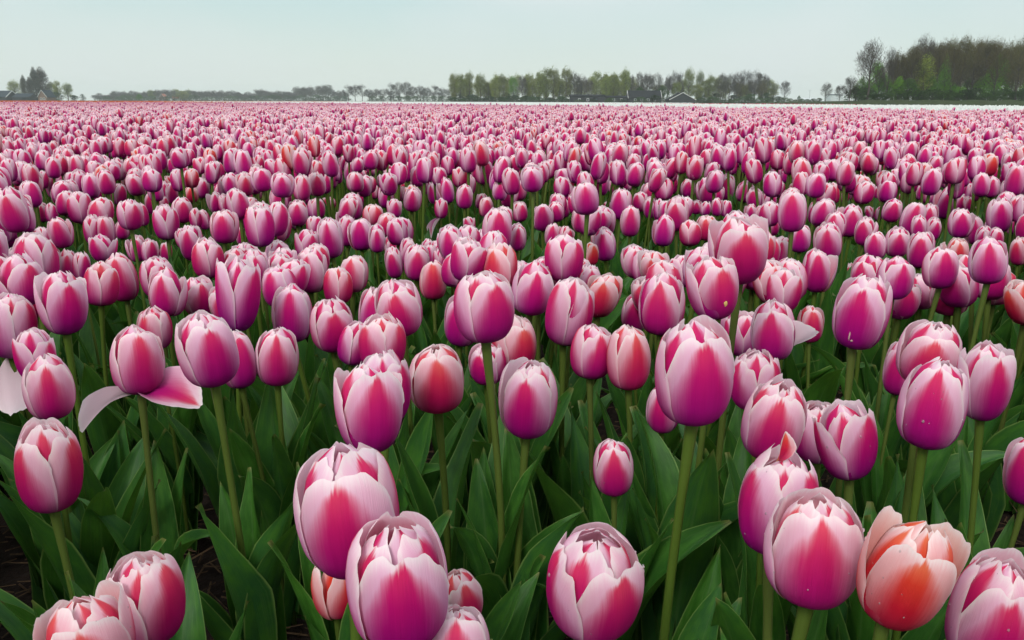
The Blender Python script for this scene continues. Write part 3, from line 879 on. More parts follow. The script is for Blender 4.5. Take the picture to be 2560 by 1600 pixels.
# turn each record into a place, a size and a stem
UNIT = {}
for _o in ('closed', 'cup', 'open'):
    q = []
    for wh in (0, 1):
        for k in range(3):
            P, _ = petal_grid(wh, _o, 7, 6, 31 + k)
            a = k * 2 * PI / 3 + (PI / 3 if wh else 0)
            q.append(np.stack([P[:, 0] * math.cos(a) - P[:, 1] * math.sin(a), P[:, 0] * math.sin(a) + P[:, 1] * math.cos(a), P[:, 2]], -1))
    UNIT[_o] = np.concatenate(q)
_r, _u, _f = (np.array(v) for v in (rgt, upv, fwd))
def bbox(p, W, H, opn):
    Q = UNIT[opn] * np.array([W, W, H]) + np.array(p) - np.array(CP)
    Z = Q @ _f
    X = 1280 + FPX * (Q @ _r) / Z
    Y = 800 - FPX * (Q @ _u) / Z
    return X.min(), X.max(), Y.min(), Y.max()
def fit(h, Z):
    """place a flower so that it stands at depth Z and fills the width, top and foot read from the photo"""
    opn = h['opn'] or 'cup'
    W = h['w'] * Z / FPX
    H = 1.45 * W
    x, by = h['x'], h['bot']
    for _ in range(5):
        p = unproject(x, by, Z)
        x0, x1, y0, y1 = bbox(p, W, H, opn)
        W *= h['w'] / (x1 - x0)
        H *= max(0.7, min(1.4, (h['bot'] - h['top']) / (y1 - y0)))
        H = max(1.12 * W, min(1.72 * W, H))
        x += h['x'] - (x0 + x1) / 2
        by += (h['bot'] - y1) if h['bot'] < 1592 else (h['top'] - y0)
    h.update(p=unproject(x, by, Z), W=W, H=H, Z=Z, px=h['w'])
def solve(h):
    Wt = 0.056
    for _ in range(12):
        fit(h, FPX * Wt / h['w'])
        z = h['p'].z
        if z < 0.33 and Wt > 0.037: Wt *= 0.95
        elif z > 0.53 and Wt < 0.064: Wt *= 1.035
        else: break
for h in HERO:
    solve(h)
# neighbours of almost the same size: the one whose foot is lower in view stands nearer
order = sorted(HERO, key=lambda h: -h['bot'])
for i, a in enumerate(order):
    for b in order[i + 1:]:
        if abs(a['x'] - b['x']) < 0.5 * (a['w'] + b['w']) and a['top'] < b['bot'] and b['bot'] < a['bot'] - 0.1 * a['w']:
            if b['Z'] / 1.10 < a['Z'] and a['Z'] < b['Z'] * 1.19:
                g = math.sqrt(a['Z'] * b['Z'])
                for h, z in ((a, min(a['Z'], g * 0.955)), (b, max(b['Z'], g * 1.05))):
                    fit(h, z)

# the field behind: jittered planting, the nearest become individuals, the rest one mass
def wedge(x, y, m=0.4, k=0.70):
    return abs(x) < k * y + m
def in_pink(x, y):
    if y > FAR_Y: return False
    o, s = off_s(x, y)
    return o < 0
placed = [(h['p'].x, h['p'].y) for h in HERO]
cell = {}
for i, (x, y) in enumerate(placed):
    cell.setdefault((int(x // .2), int(y // .2)), []).append((x, y))
def too_close(x, y, d):
    cx, cy = int(x // .2), int(y // .2)
    for a in (-1, 0, 1):
        for b in (-1, 0, 1):
            for (q, w) in cell.get((cx + a, cy + b), ()):
                if (q - x) ** 2 + (w - y) ** 2 < d * d: return True
    return False
NEAR_Y = 2.30
HP = sorted([(h['x'], (h['top'] + h['bot']) / 2, h['w'], h['Z']) for h in HERO])
GAPS = [(1060, 575, 190, 75), (860, 480, 40, 40), (1460, 600, 70, 70), (1220, 500, 50, 60), (1640, 440, 50, 40), (250, 500, 40, 35), (640, 470, 50, 40), (1380, 560, 60, 60)]     # places where leaves show through
def behind_ok(px, py, zb=0.45):
    """fill the near field only with flowers that stand half hidden behind the placed ones"""
    if py < 1.15: return False
    x, y, Z = project(Vector((px, py, zb + 0.04)))
    w = 0.056 * FPX / Z
    cover = y < 590 and not any(((x - a) / c) ** 2 + ((y - b) / d) ** 2 < 1 for a, b, c, d in GAPS)
    for (hx, hy, hw, hz) in HP:
        d = math.hypot(x - hx, (y - hy) * 0.72)
        if d < 0.42 * (w + hw) and Z < hz + 0.03: return False
        if d < 0.50 * (w + hw) and Z >= hz + 0.03: cover = True
    return cover
rs = random.Random(11)
FIELD = []
sp = 0.096
iy = 0
y = 0.2
# half hidden flowers in the near field, at many heights
for _ in range(9000):
    py = rs.uniform(1.15, NEAR_Y)
    px = rs.uniform(-1, 1) * (0.66 * py + 0.1)
    zb = rs.uniform(0.37, 0.455)
    if too_close(px, py, 0.05) or not behind_ok(px, py, zb): continue
    FIELD.append((px, py, zb, 0.0575 * rs.uniform(0.88, 1.1)))
    cell.setdefault((int(px // .2), int(py // .2)), []).append((px, py))
while y < 25.0:
    xm = 0.70 * y + 1.6
    nx = int(2 * xm / sp)
    for i in range(nx):
        px = -xm + (i + 0.5 * (iy % 2)) * sp + rs.gauss(0, sp * 0.28)
        py = y + rs.gauss(0, sp * 0.28)
        if py < 0.1 or not in_pink(px, py): continue
        inview = abs(px) < 0.645 * py + 0.12
        if inview and py < NEAR_Y: continue
        if too_close(px, py, 0.06): continue
        base = 0.430 + 0.014 * math.sin(px * 0.9 + 1.0) * math.sin(py * 0.7) + rs.gauss(0, 0.024)
        if rs.random() < 0.014: base += rs.uniform(0.03, 0.06)
        if rs.random() < 0.06: base -= rs.uniform(0.05, 0.12)
        W = 0.0555 * rs.uniform(0.86, 1.12)
        FIELD.append((px, py, base, W))
    y += sp * 0.87
    iy += 1
FIELD.sort(key=lambda f: f[1])
N_IND = 300
extra = []
rest = []
HERO.sort(key=lambda h: -h['px'])
for h in HERO[N_IND:]:
    rest.append((h['p'].x, h['p'].y, h['p'].z, h['W']))
del HERO[N_IND:]
for f in FIELD:
    inview = abs(f[0]) < 0.62 * f[1]
    (extra if (inview and f[1] >= NEAR_Y and len(extra) < max(0, N_IND - len(HERO))) else rest).append(f)
for f in extra:
    p = Vector((f[0], f[1], f[2]))
    x, yb, Z = project(p)
    r_ = rs.random()
    HERO.append(dict(x=x, bot=yb, top=yb - 1.45 * f[3] * FPX / Z, w=f[3] * FPX / Z, px=f[3] * FPX / Z, ang=rs.uniform(-60, 60),
                     tone=None, opn=None, label=None, short=None, p=p, W=f[3], H=f[3] * rs.uniform(1.42, 1.62), Z=Z))

# labels for the tulips that are not described by hand: where they stand next to a landmark
ORD = ['', 'second ', 'third ', 'fourth ', 'fifth ', 'sixth ', 'seventh ', 'eighth ', 'ninth ', 'tenth ', 'eleventh ', 'twelfth ',
       'thirteenth ', 'fourteenth ', 'fifteenth ', 'sixteenth ', 'seventeenth ', 'eighteenth ', 'nineteenth ', 'twentieth ']
rsl = random.Random(5)
for h in HERO:
    if h['tone'] is None: h['tone'] = min(0.95, max(0.02, rsl.gauss(0.14, 0.1) + (0.5 if rsl.random() < 0.04 else 0)))
    if h['opn'] is None: h['opn'] = rsl.choice(['closed', 'cup', 'cup'])
marks = [h for h in HERO if h['short']]
buckets = {}
for h in HERO:
    if h['label']: continue
    my = (h['top'] + h['bot']) / 2
    best, bd = None, 1e9
    for m in marks:
        d = math.hypot(h['x'] - m['x'], 1.6 * (my - (m['top'] + m['bot']) / 2))
        if d < bd: best, bd = m, d
    dx, dy = h['x'] - best['x'], my - (best['top'] + best['bot']) / 2
    if abs(dx) < 0.45 * abs(dy): dr = 'above' if dy < 0 else 'below'
    elif abs(dy) < 0.35 * abs(dx): dr = 'left of' if dx < 0 else 'right of'
    else: dr = ('upper ' if dy < 0 else 'lower ') + ('left of' if dx < 0 else 'right of')
    buckets.setdefault((best['short'], dr), []).append((bd, h))
for (short, dr), lst in buckets.items():
    lst.sort(key=lambda q: q[0])
    for i, (bd, h) in enumerate(lst):
        ww = {'upper left of': 'up and left of', 'upper right of': 'up and right of', 'lower left of': 'down and left of', 'lower right of': 'down and right of'}.get(dr, dr)
        near = 'nearest tulip' if i == 0 else ORD[i].strip() + ' nearest tulip'
        h['label'] = f'{near} {ww} {short}'
seen = set()
for h in HERO:
    assert h['label'] not in seen, h['label']
    seen.add(h['label'])

HERO.sort(key=lambda h: -h['px'])
DROPS = {'the orange tulip': 8, 'the big front scarlet-flame tulip': 7, 'the corner tulip at bottom right': 13, 'the rain-speckled magenta tulip': 11,
         'the big front centre tulip': 5, 'the tulip with a curled red tip': 6, 'the ragged striped tulip': 7, 'the jagged open tulip at bottom left': 6, 'the lone short tulip': 5}
TILT = {'the orange tulip': (R(8), R(10)), 'the white-shouldered tulip': (R(2), R(-4)), 'the tall scarred lilac tulip': (R(3), R(6)),
        'the biggest tall tulip': (0, R(-3)), 'the gaping tulip': (R(6), R(-6)), 'the rain-speckled magenta tulip': (0, R(6)), 'the small red bud': (0, R(-9)),
        'the tulip with a curled red tip': (0, R(3))}
byshort = {}
for i, h in enumerate(HERO):
    rsx = random.Random(900 + i)
    p = h['p']
    az = math.atan2(-p.y, -p.x)
    rz = az + R(h['ang'])
    res = 'hi' if h['px'] > 84 else ('mid' if h['px'] > 34 else 'lo')
    tilt = TILT.get(h['short'], (R(rsx.gauss(0, 4.5)), R(rsx.gauss(0, 5))))
    lean = 0.02 if h['short'] is None else 0.012
    nl = 7 if h['Z'] < 0.8 else (5 if h['Z'] < 1.3 else (4 if h['Z'] < 1.9 else 3))
    root, front = build_tulip(p, h['W'], h['H'], rz, h['tone'] * 0.7 if h['tone'] < 0.5 else h['tone'], rsx.uniform(0.0, 0.6), h['opn'], res, 5000 + i,
                           ntop=9, leaves=nl, tilt=tilt, ground=(p.x + rsx.gauss(0, lean), p.y + rsx.gauss(0, lean)),
                           drops=DROPS.get(h['short'], 0), loose=h['px'] < 150 and h['short'] is None)
    tag(root, h['label'], 'tulip', 'pink and white tulips in the field')
    if h['short']: byshort[h['short']] = (root, h, front)

def hang(short, specs):
    root, h, _ = byshort[short]
    rel = h['p'] - root.location
    for k, (azd, pitch, roll, L, seed) in enumerate(specs):
        m = Matrix.Translation(rel + Vector((0, 0, 0.002))) @ Matrix.Rotation(R(azd), 4, 'Z') @ Matrix.Rotation(R(pitch), 4, 'Y') @ \
            Matrix.Rotation(R(roll), 4, 'X') @ Matrix.Diagonal((L, L, L, 1))
        q = link('petal', droop_petal_mesh(seed), root, m)
        q.color = (h['tone'], 1.0, 0.1, 1)
        q['label'] = 'loose petal hanging below the flower'
hang('the tulip shedding two petals', [(200, 20, 22, 0.066, 1), (-16, -2, 20, 0.066, 2)])
hang('the tulip cut by the left edge', [(-80, 74, 172, 0.066, 3)])
hang('the tulip with a falling side petal', [(-8, -46, -62, 0.060, 4)])
hang('the tulip losing one petal', [(-150, 48, 10, 0.070, 5)])

# marks on single petals: a yellow blemish, a pale scar; and one small curled red tip
M_SPOT = noisy_material('blemish', (0.55, 0.36, 0.10), (0.70, 0.50, 0.20), 400.0, 0.7)
M_SCAR = noisy_material('scar', (0.48, 0.30, 0.30), (0.60, 0.42, 0.40), 400.0, 0.7)
def mark(short, name, mat, cu, cv, ru, rv, seed):
    root, h, front = byshort[short]
    rs = np.random.default_rng(seed)
    me = front.data
    co = np.empty(len(me.vertices) * 3, dtype=np.float32); me.vertices.foreach_get('co', co); co = co.reshape(-1, 3)
    nu, nv = RES['hi'] if len(co) > 400 else RES['mid']
    G = co.reshape(nv + 1, nu + 1, 3)
    def at(u, v):
        x, y = (u * nu), (v * nv); i, j = min(nu - 1, int(x)), min(nv - 1, int(y)); a, b = x - i, y - j
        return G[j, i] * (1 - a) * (1 - b) + G[j, i + 1] * a * (1 - b) + G[j + 1, i] * (1 - a) * b + G[j + 1, i + 1] * a * b
    V, F = [], []
    n = 12
    for ring in (0.0, 0.6, 1.0):
        for k in range(n):
            q = 2 * PI * k / n
            s = ring * (1 + rs.uniform(-0.3, 0.3))
            p = at(cu + ru * s * math.cos(q), cv + rv * s * math.sin(q)).copy()
            rr = math.hypot(p[0], p[1])
            p[:2] *= (rr + (0.010 if ring < 0.9 else 0.002)) / rr
            V.append(p)
    for r_ in (0, 1):
        for k in range(n):
            F.append((r_ * n + k, r_ * n + (k + 1) % n, r_ * n + n + (k + 1) % n, r_ * n + n + k))
    link(name, mesh_from(name, V, F, [mat]), front)
mark('the blemished scarlet tulip', 'blemish', M_SPOT, 0.50, 0.46, 0.03, 0.045, 1)
mark('the tall scarred lilac tulip', 'scar', M_SCAR, 0.47, 0.38, 0.014, 0.06, 2)
mark('the tall scarred lilac tulip', 'scar', M_SCAR, 0.52, 0.31, 0.022, 0.018, 3)
root, h, front = byshort['the tulip with a curled red tip']
q = link('petal', droop_petal_mesh(8), root, Matrix.Translation(h['p'] - root.location + Vector((-0.002, -0.004, h['H'] * 0.93))) @ Matrix.Rotation(R(-60), 4, 'Z') @
         Matrix.Rotation(R(-70), 4, 'Y') @ Matrix.Rotation(R(170), 4, 'X') @ Matrix.Diagonal((0.022, 0.016, 0.020, 1)))
q.color = (0.85, 0.1, 0.9, 1)
q['label'] = 'small curled red petal tip'

# ------------------------------------------------------------------ the rest of the field: one uncountable mass
def joined_tulip(res_uv, seed, leaves, sides, mats, stem=True):
    """one whole plant as one mesh, flower base at z = 0.47, diameter 0.0525"""
    nu, nv = res_uv
    rs = np.random.default_rng(seed)
    V, F, UV, MI = [], [], [], []
    def add(P, f, uv, mi):
        off = len(V)
        V.extend(map(tuple, P)); UV.extend(map(tuple, uv))
        F.extend(tuple(a + off for a in q) for q in f); MI.extend([mi] * len(f))
    W, H, B = 0.0525, 0.0525 * rs.uniform(1.42, 1.64), 0.47
    opn = ['closed', 'cup', 'cup', 'open'][seed % 4]
    t1, t2 = rs.normal(0, 0.06, 2)
    for wh, n in ((0, 3), (1, 3)) + (((2, 3),) if nu >= 5 else ()):
        for k in range(n):
            P, uv = petal_grid(wh, opn, nu, nv, int(rs.integers(1e6)))
            a = k * 2 * PI / 3 + (PI / 3 if wh == 1 else 0.4 if wh == 2 else 0) + rs.normal(0, 0.08)
            c, s = math.cos(a), math.sin(a)
            Q = np.stack([(P[:, 0] * c - P[:, 1] * s) * W, (P[:, 0] * s + P[:, 1] * c) * W, P[:, 2] * H], -1)
            Q[:, 0] += Q[:, 2] * t1; Q[:, 1] += Q[:, 2] * t2; Q[:, 2] += B
            add(Q, grid_faces(nv, nu), uv, 0)
    if stem:
        sv, sf = stem_grid(seed, sides, 3, 0.01)
        sv = [(x, y, z * (B + 0.01)) for x, y, z in sv]
        add(sv, sf, [(0, 0)] * len(sv), 1)
    for k in range(leaves):
        P, uv = leaf_grid(int(rs.integers(1e6)), 4, 7)
        az = rs.uniform(0, 6.28); c, s = math.cos(az), math.sin(az)
        L = rs.uniform(0.26, 0.37)
        Q = np.stack([(P[:, 0] * c - P[:, 1] * s) * L, (P[:, 0] * s + P[:, 1] * c) * L, P[:, 2] * L], -1)
        add(Q, grid_faces(7, 4), uv, 2)
    return mesh_from('field_tulip', V, F, mats, UV, True, MI)

def proto_collection(name, meshes):
    c = bpy.data.collections.new(name)
    for i, me in enumerate(meshes):
        o = bpy.data.objects.new(f'{name}_{i:02d}', me)
        c.objects.link(o)
    return c

def instancer(name, pts, coll, label, cat):
    """pts: (x, y, z, rx, ry, rz, sx, sy, sz, index)"""
    A = np.array(pts, dtype=np.float32)
    me = bpy.data.meshes.new(name)
    me.vertices.add(len(A))
    me.vertices.foreach_set('co', A[:, :3].ravel())
    for nm, sl in (('rot', A[:, 3:6]), ('scl', A[:, 6:9])):
        at = me.attributes.new(nm, 'FLOAT_VECTOR', 'POINT')
        at.data.foreach_set('vector', np.ascontiguousarray(sl).ravel())
    at = me.attributes.new('idx', 'INT', 'POINT')
    at.data.foreach_set('value', A[:, 9].astype(np.int32))
    o = link(name, me)
    g = bpy.data.node_groups.new(name + '_nodes', 'GeometryNodeTree')
    g.interface.new_socket('Geometry', in_out='INPUT', socket_type='NodeSocketGeometry')
    g.interface.new_socket('Geometry', in_out='OUTPUT', socket_type='NodeSocketGeometry')
    gi, go = g.nodes.new('NodeGroupInput'), g.nodes.new('NodeGroupOutput')
    ci = g.nodes.new('GeometryNodeCollectionInfo')
    ci.inputs['Collection'].default_value = coll
    ci.inputs['Separate Children'].default_value = True
    ci.inputs['Reset Children'].default_value = True
    ip = g.nodes.new('GeometryNodeInstanceOnPoints')
    ip.inputs['Pick Instance'].default_value = True
    def na(nm, dt):
        n = g.nodes.new('GeometryNodeInputNamedAttribute')
        n.data_type = dt
        n.inputs['Name'].default_value = nm
        return n.outputs['Attribute']
    g.links.new(gi.outputs[0], ip.inputs['Points'])
    g.links.new(ci.outputs[0], ip.inputs['Instance'])
    g.links.new(na('idx', 'INT'), ip.inputs['Instance Index'])
    g.links.new(na('rot', 'FLOAT_VECTOR'), ip.inputs['Rotation'])
    g.links.new(na('scl', 'FLOAT_VECTOR'), ip.inputs['Scale'])
    g.links.new(ip.outputs[0], go.inputs[0])
    md = o.modifiers.new('plants', 'NODES')
    md.node_group = g
    return tag(o, label, cat, kind='stuff')

c_mid = proto_collection('plant_mid', [joined_tulip((9, 6), 60 + i, 3, 6, [M_PETAL_R, M_STEM, M_LEAF]) for i in range(10)])
c_low = proto_collection('plant_low', [joined_tulip((5, 4), 80 + i, 1, 3, [M_PETAL_R, M_STEM, M_LEAF]) for i in range(8)])
near_pts, far_pts = [], []
rs = random.Random(21)
for (x, y, b, W) in rest:
    s = W / 0.0525
    row = (x, y, 0, rs.gauss(0, 0.05), rs.gauss(0, 0.05), rs.uniform(0, 6.28), s, s, b / 0.47)
    if y < 8.0: near_pts.append(row + (rs.randrange(10),))
    else: far_pts.append(row + (rs.randrange(8),))
instancer('tulip_field_middle', near_pts, c_mid, 'mass of pink and white tulips filling the middle of the field', 'tulips')
instancer('tulip_field_back', far_pts, c_low, 'dense carpet of small pink tulips farther back in the field', 'tulips')

# far plots: square metre tiles of small heads
def head_tile(seed, n, mats, tones, z0=0.43, leafy=True):
    rs = np.random.default_rng(seed)
    V, F, UV, MI, TN = [], [], [], [], []
    for k in range(n):
        cx, cy = rs.uniform(-0.52, 0.52, 2)
        W = 0.057 * rs.uniform(0.85, 1.15); H = W * rs.uniform(1.4, 1.65)
        b = z0 + rs.normal(0, 0.028) + (rs.uniform(0.04, 0.08) if rs.random() < 0.03 else 0)
        tn = (float(np.clip(rs.normal(*tones), 0, 1)), rs.random(), rs.random())
        ph = rs.uniform(0, 6.28)
        for wh in (0, 1):
            for j in range(3):
                P, uv = petal_grid(wh, 'cup', 2, 3, int(rs.integers(1e6)))
                a = ph + j * 2 * PI / 3 + (PI / 3 if wh else 0); c, s = math.cos(a), math.sin(a)
                off = len(V)
                V.extend((cx + (p[0] * c - p[1] * s) * W, cy + (p[0] * s + p[1] * c) * W, b + p[2] * H) for p in P)
                UV.extend(map(tuple, uv)); TN.extend([tn] * len(P))
                f = grid_faces(3, 2, off); F.extend(f); MI.extend([0] * len(f))
    # leaves below, a loose green layer
    for k in range(n if leafy else 0):
        cx, cy = rs.uniform(-0.52, 0.52, 2); az = rs.uniform(0, 6.28); off = len(V)
        c, s = math.cos(az) * 0.03, math.sin(az) * 0.03; t = rs.normal(0, 0.04, 2)
        V += [(cx - c, cy - s, 0.05), (cx + c, cy + s, 0.05), (cx + c + t[0], cy + s + t[1], 0.25), (cx - c + t[0], cy - s + t[1], 0.25), (cx + 2 * t[0], cy + 2 * t[1], 0.40)]
        UV += [(0.2, 0.2), (0.8, 0.2), (0.8, 0.5), (0.2, 0.5), (0.5, 0.9)]; TN += [(0, 0, 0)] * 5
        F += [(off, off + 1, off + 2, off + 3), (off + 3, off + 2, off + 4)]; MI += [1, 1]
    me = mesh_from('flower_tile', V, F, mats, UV, True, MI)
    at = me.color_attributes.new('tint', 'FLOAT_COLOR', 'POINT')
    at.data.foreach_set('color', np.array([(*t, 1) for t in TN], dtype=np.float32).ravel())
    return me

def plain_petals(name, base, rim):
    k = NT(name)
    uvn = k.n('ShaderNodeUVMap'); sp_ = k.n('ShaderNodeSeparateXYZ')
    k.t.links.new(uvn.outputs[0], sp_.inputs[0])
    c = k.ramp(sp_.outputs[1], [(0.1, base), (0.8, rim)])
    pr = k.principled(c, 0.5, 0.25)
    tr = k.n('ShaderNodeBsdfTranslucent'); k.t.links.new(c, tr.inputs[0])
    mx = k.n('ShaderNodeMixShader'); mx.inputs[0].default_value = 0.25
    k.t.links.new(pr, mx.inputs[1]); k.t.links.new(tr.outputs[0], mx.inputs[2])
    return k.out(mx.outputs[0])
c_tile = proto_collection('tile_pink', [head_tile(100 + i, 84, [M_PETAL_V, M_LEAF], (0.12, 0.12)) for i in range(5)])
c_white = proto_collection('tile_white', [head_tile(120 + i, 105, [plain_petals('white_petal', (0.82, 0.88, 0.82), (0.90, 0.92, 0.90)), M_LEAF], (0, 0.1)) for i in range(2)])
c_red = proto_collection('tile_red', [head_tile(130, 40, [plain_petals('red_petal', (0.42, 0.02, 0.06), (0.62, 0.05, 0.12)), M_LEAF], (0, 0.1), z0=0.40)])
c_orange = proto_collection('tile_orange', [head_tile(140, 34, [plain_petals('orange_petal', (0.42, 0.07, 0.03), (0.60, 0.14, 0.06)), M_LEAF], (0, 0.1), z0=0.45)])

def tiles(test, x0, x1, y0, y1, n, step=1.0):
    out = []
    y = y0
    while y < y1:
        x = x0
        while x < x1:
            if wedge(x, y, 4.0, 0.70) and test(x, y):
                out.append((x, y, 0, 0, 0, random.randrange(4) * PI / 2, step, step, random.uniform(0.97, 1.03), random.randrange(n)))
            x += step
        y += step
    return out
def t_pink(x, y): return in_pink(x, y)
instancer('tulip_field_far', tiles(t_pink, -52, 22, 25.4, FAR_Y, 5), c_tile, 'far carpet of pink tulips running to the field edge', 'tulips')
def t_white(x, y):
    o, s = off_s(x, y)
    return (0.4 < o < 20 and s < 130) or (26 < o < 46 and 58 < s < 170)
instancer('white_tulip_strip', tiles(t_white, -90, 60, 4, 170, 2), c_white, 'strip of white tulips beyond the pink field on the right', 'tulips')
def t_red(x, y):
    o, s = off_s(x, y)
    return 26 < o < 46 and 38 < s < 57.5
instancer('red_tulip_strip', tiles(t_red, 0, 60, 25, 130, 1), c_red, 'thin strip of red tulips below the barns right of centre', 'tulips')
def t_or(x, y):
    return y > FAR_Y + 5 and x < -0.21 * y
instancer('orange_tulip_strip', tiles(t_or, -160, 0, 84, 232, 1, 3.0), c_orange, 'strip of orange tulips along the far left field edge', 'tulips')
# ------------------------------------------------------------------ trees
M_BARK = noisy_material('bark', (0.035, 0.028, 0.022), (0.085, 0.072, 0.055), 20.0, 0.9)
M_CROWN = tinted_material('crown', 0.55, 1.45, 0.2)

def tube(V, F, p0, p1, r0, r1, sides=4):
    d = (p1 - p0)
    t1 = d.orthogonal().normalized(); t2 = d.normalized().cross(t1)
    off = len(V)
    for p, r in ((p0, r0), (p1, r1)):
        for j in range(sides):
            q = 2 * PI * j / sides
            V.append(p + (t1 * math.cos(q) + t2 * math.sin(q)) * r)
    for j in range(sides):
        k = (j + 1) % sides
        F.append((off + j, off + k, off + sides + k, off + sides + j))

def envelope(kind, z):
    """crown half width at relative height z (tree height 1)"""
    if kind == 'poplar':
        return 0.12 * math.sin(PI * min(1, max(0, (z - 0.08) / 0.94)) ** 0.75) ** 0.7 if 0.08 < z < 1.0 else 0
    if kind == 'bush':
        return 0.52 * math.sqrt(max(0, 1 - (z / 1.0) ** 2.2))
    if kind == 'green':
        return 0.30 * math.sin(PI * max(0, min(1, (z - 0.04) / 0.97)) ** 0.72) ** 0.75 if 0.04 < z < 1 else 0
    if kind == 'tall':
        return 0.19 * math.sin(PI * max(0, min(1, (z - 0.03) / 0.98)) ** 1.15) ** 0.5 if 0.03 < z < 1 else 0
    # round open crowns: bare, brown
    return 0.33 * math.sin(PI * max(0, min(1, (z - 0.16) / 0.85)) ** 0.95) ** 0.7 if 0.16 < z < 1 else 0

def tree_meshes(kind, seed):
    rs = random.Random(seed)
    V, F = [], []
    tips = []
    if kind != 'bush':
        pts = [Vector((0, 0, 0))]
        n = 7
        for i in range(1, n + 1):
            pts.append(Vector((rs.gauss(0, 0.008) * i / 2, rs.gauss(0, 0.008) * i / 2, (0.92 if kind in ('poplar', 'tall') else 0.80) * i / n)))
        r0 = 0.016 if kind in ('poplar', 'tall') else 0.022
        for i in range(n):
            tube(V, F, pts[i], pts[i + 1], r0 * (1 - i / n * 0.85), r0 * (1 - (i + 1) / n * 0.85), 6)
        nb = {'poplar': 46, 'tall': 40, 'bare': 40, 'brown': 44, 'green': 34}[kind]
        for k in range(nb):
            zt = rs.uniform(0.24 if kind in ('bare', 'brown') else 0.12, 0.78)
            i = min(n - 1, int(zt / pts[-1].z * n))
            f = zt / pts[-1].z * n - i
            p = pts[i].lerp(pts[i + 1], min(1, f))
            az = rs.uniform(0, 6.28)
            rise = rs.uniform(0.9, 1.6) if kind in ('poplar',) else rs.uniform(0.45, 1.05)
            # walk outward until the envelope is met
            d = Vector((math.cos(az), math.sin(az), math.tan(rise) * 0.75 if kind == 'poplar' else rise)).normalized()
            L = 0
            q = p.copy()
            while L < 0.6:
                q2 = q + d * 0.03
                if math.hypot(q2.x, q2.y) > envelope(kind, q2.z) * rs.uniform(0.85, 1.05): break
                q = q2; L += 0.03
            if L < 0.03: continue
            mid = p.lerp(q, 0.5) + Vector((rs.gauss(0, .01), rs.gauss(0, .01), -0.015))
            rb = 0.006 * (1 - zt * 0.5)
            tube(V, F, p, mid, rb, rb * 0.7, 4)
            tube(V, F, mid, q, rb * 0.7, rb * 0.3, 3)
            tips += [mid, q, mid.lerp(q, 0.6)]
            for j in range(3):
                e = mid.lerp(q, rs.random()) 
                e2 = e + Vector((rs.gauss(0, 0.05), rs.gauss(0, 0.05), abs(rs.gauss(0.04, 0.03))))
                if math.hypot(e2.x, e2.y) < envelope(kind, e2.z) * 1.08:
                    tube(V, F, e, e2, rb * 0.4, rb * 0.2, 3)
                    tips.append(e2)
    else:
        for k in range(9):
            az = rs.uniform(0, 6.28); r = rs.uniform(0, 0.25)
            p = Vector((math.cos(az) * r, math.sin(az) * r, 0)); q = p * 1.6 + Vector((0, 0, rs.uniform(0.4, 0.8)))
            tube(V, F, p, q, 0.012, 0.004, 4)
            tips.append(q)
    trunk = mesh_from('trunk', V, F, [M_BARK])
    # crown: twigs and leaves gathered in clumps round the branch ends
    CV, CF = [], []
    nt, nl, ls = {'poplar': (1800, 3200, 0.020), 'tall': (1800, 3600, 0.019), 'bare': (4200, 900, 0.016), 'brown': (2400, 3000, 0.016),
                  'green': (300, 4200, 0.022), 'bush': (200, 3000, 0.042)}[kind]
    clump = []
    for t in tips: clump.append((t, 0.035 if kind != 'green' else 0.05))
    for k in range(26 if kind not in ('bush',) else 40):
        for _ in range(30):
            z = rs.random(); e = envelope(kind, z)
            if e > 0.02: break
        a = rs.uniform(0, 6.28); r = e * math.sqrt(rs.random())
        clump.append((Vector((r * math.cos(a), r * math.sin(a), z)), rs.uniform(0.03, 0.07) * (1.8 if kind == 'bush' else 1)))
    def spot():
        for _ in range(12):
            c, s = clump[rs.randrange(len(clump))]
            p = c + Vector((rs.gauss(0, s), rs.gauss(0, s), rs.gauss(0, s * 1.1)))
            if 0.0 < p.z < 1.0 and math.hypot(p.x, p.y) < envelope(kind, p.z) * rs.uniform(0.85, 1.12): return p
        return None
    up = 0.9 if kind in ('poplar', 'tall') else 0.55
    for k in range(nt):
        p = spot()
        if p is None: continue
        d = Vector((p.x * 1.5 + rs.gauss(0, 0.25), p.y * 1.5 + rs.gauss(0, 0.25), up + rs.gauss(0, 0.25))).normalized() * rs.uniform(0.025, 0.075)
        s = d.orthogonal().normalized() * rs.uniform(0.0012, 0.0022)
        s = Matrix.Rotation(rs.uniform(0, 6.28), 3, d) @ s
        o = len(CV)
        CV += [p - s, p + s, p + d]
        CF.append((o, o + 1, o + 2))
    for k in range(nl):
        p = spot()
        if p is None: continue
        z = ls * rs.uniform(0.6, 1.5)
        a = Vector((rs.gauss(0, 1), rs.gauss(0, 1), rs.gauss(0, 1))).normalized()
        b = a.orthogonal().normalized()
        o = len(CV)
        CV += [p - a * z * 0.5, p + b * z * 0.32, p + a * z * 0.5, p - b * z * 0.32]
        CF.append((o, o + 1, o + 2, o + 3))
    crown = mesh_from('crown', CV, CF, [M_CROWN], smooth=False)
    return trunk, crown, max(envelope(kind, z / 50) for z in range(51))

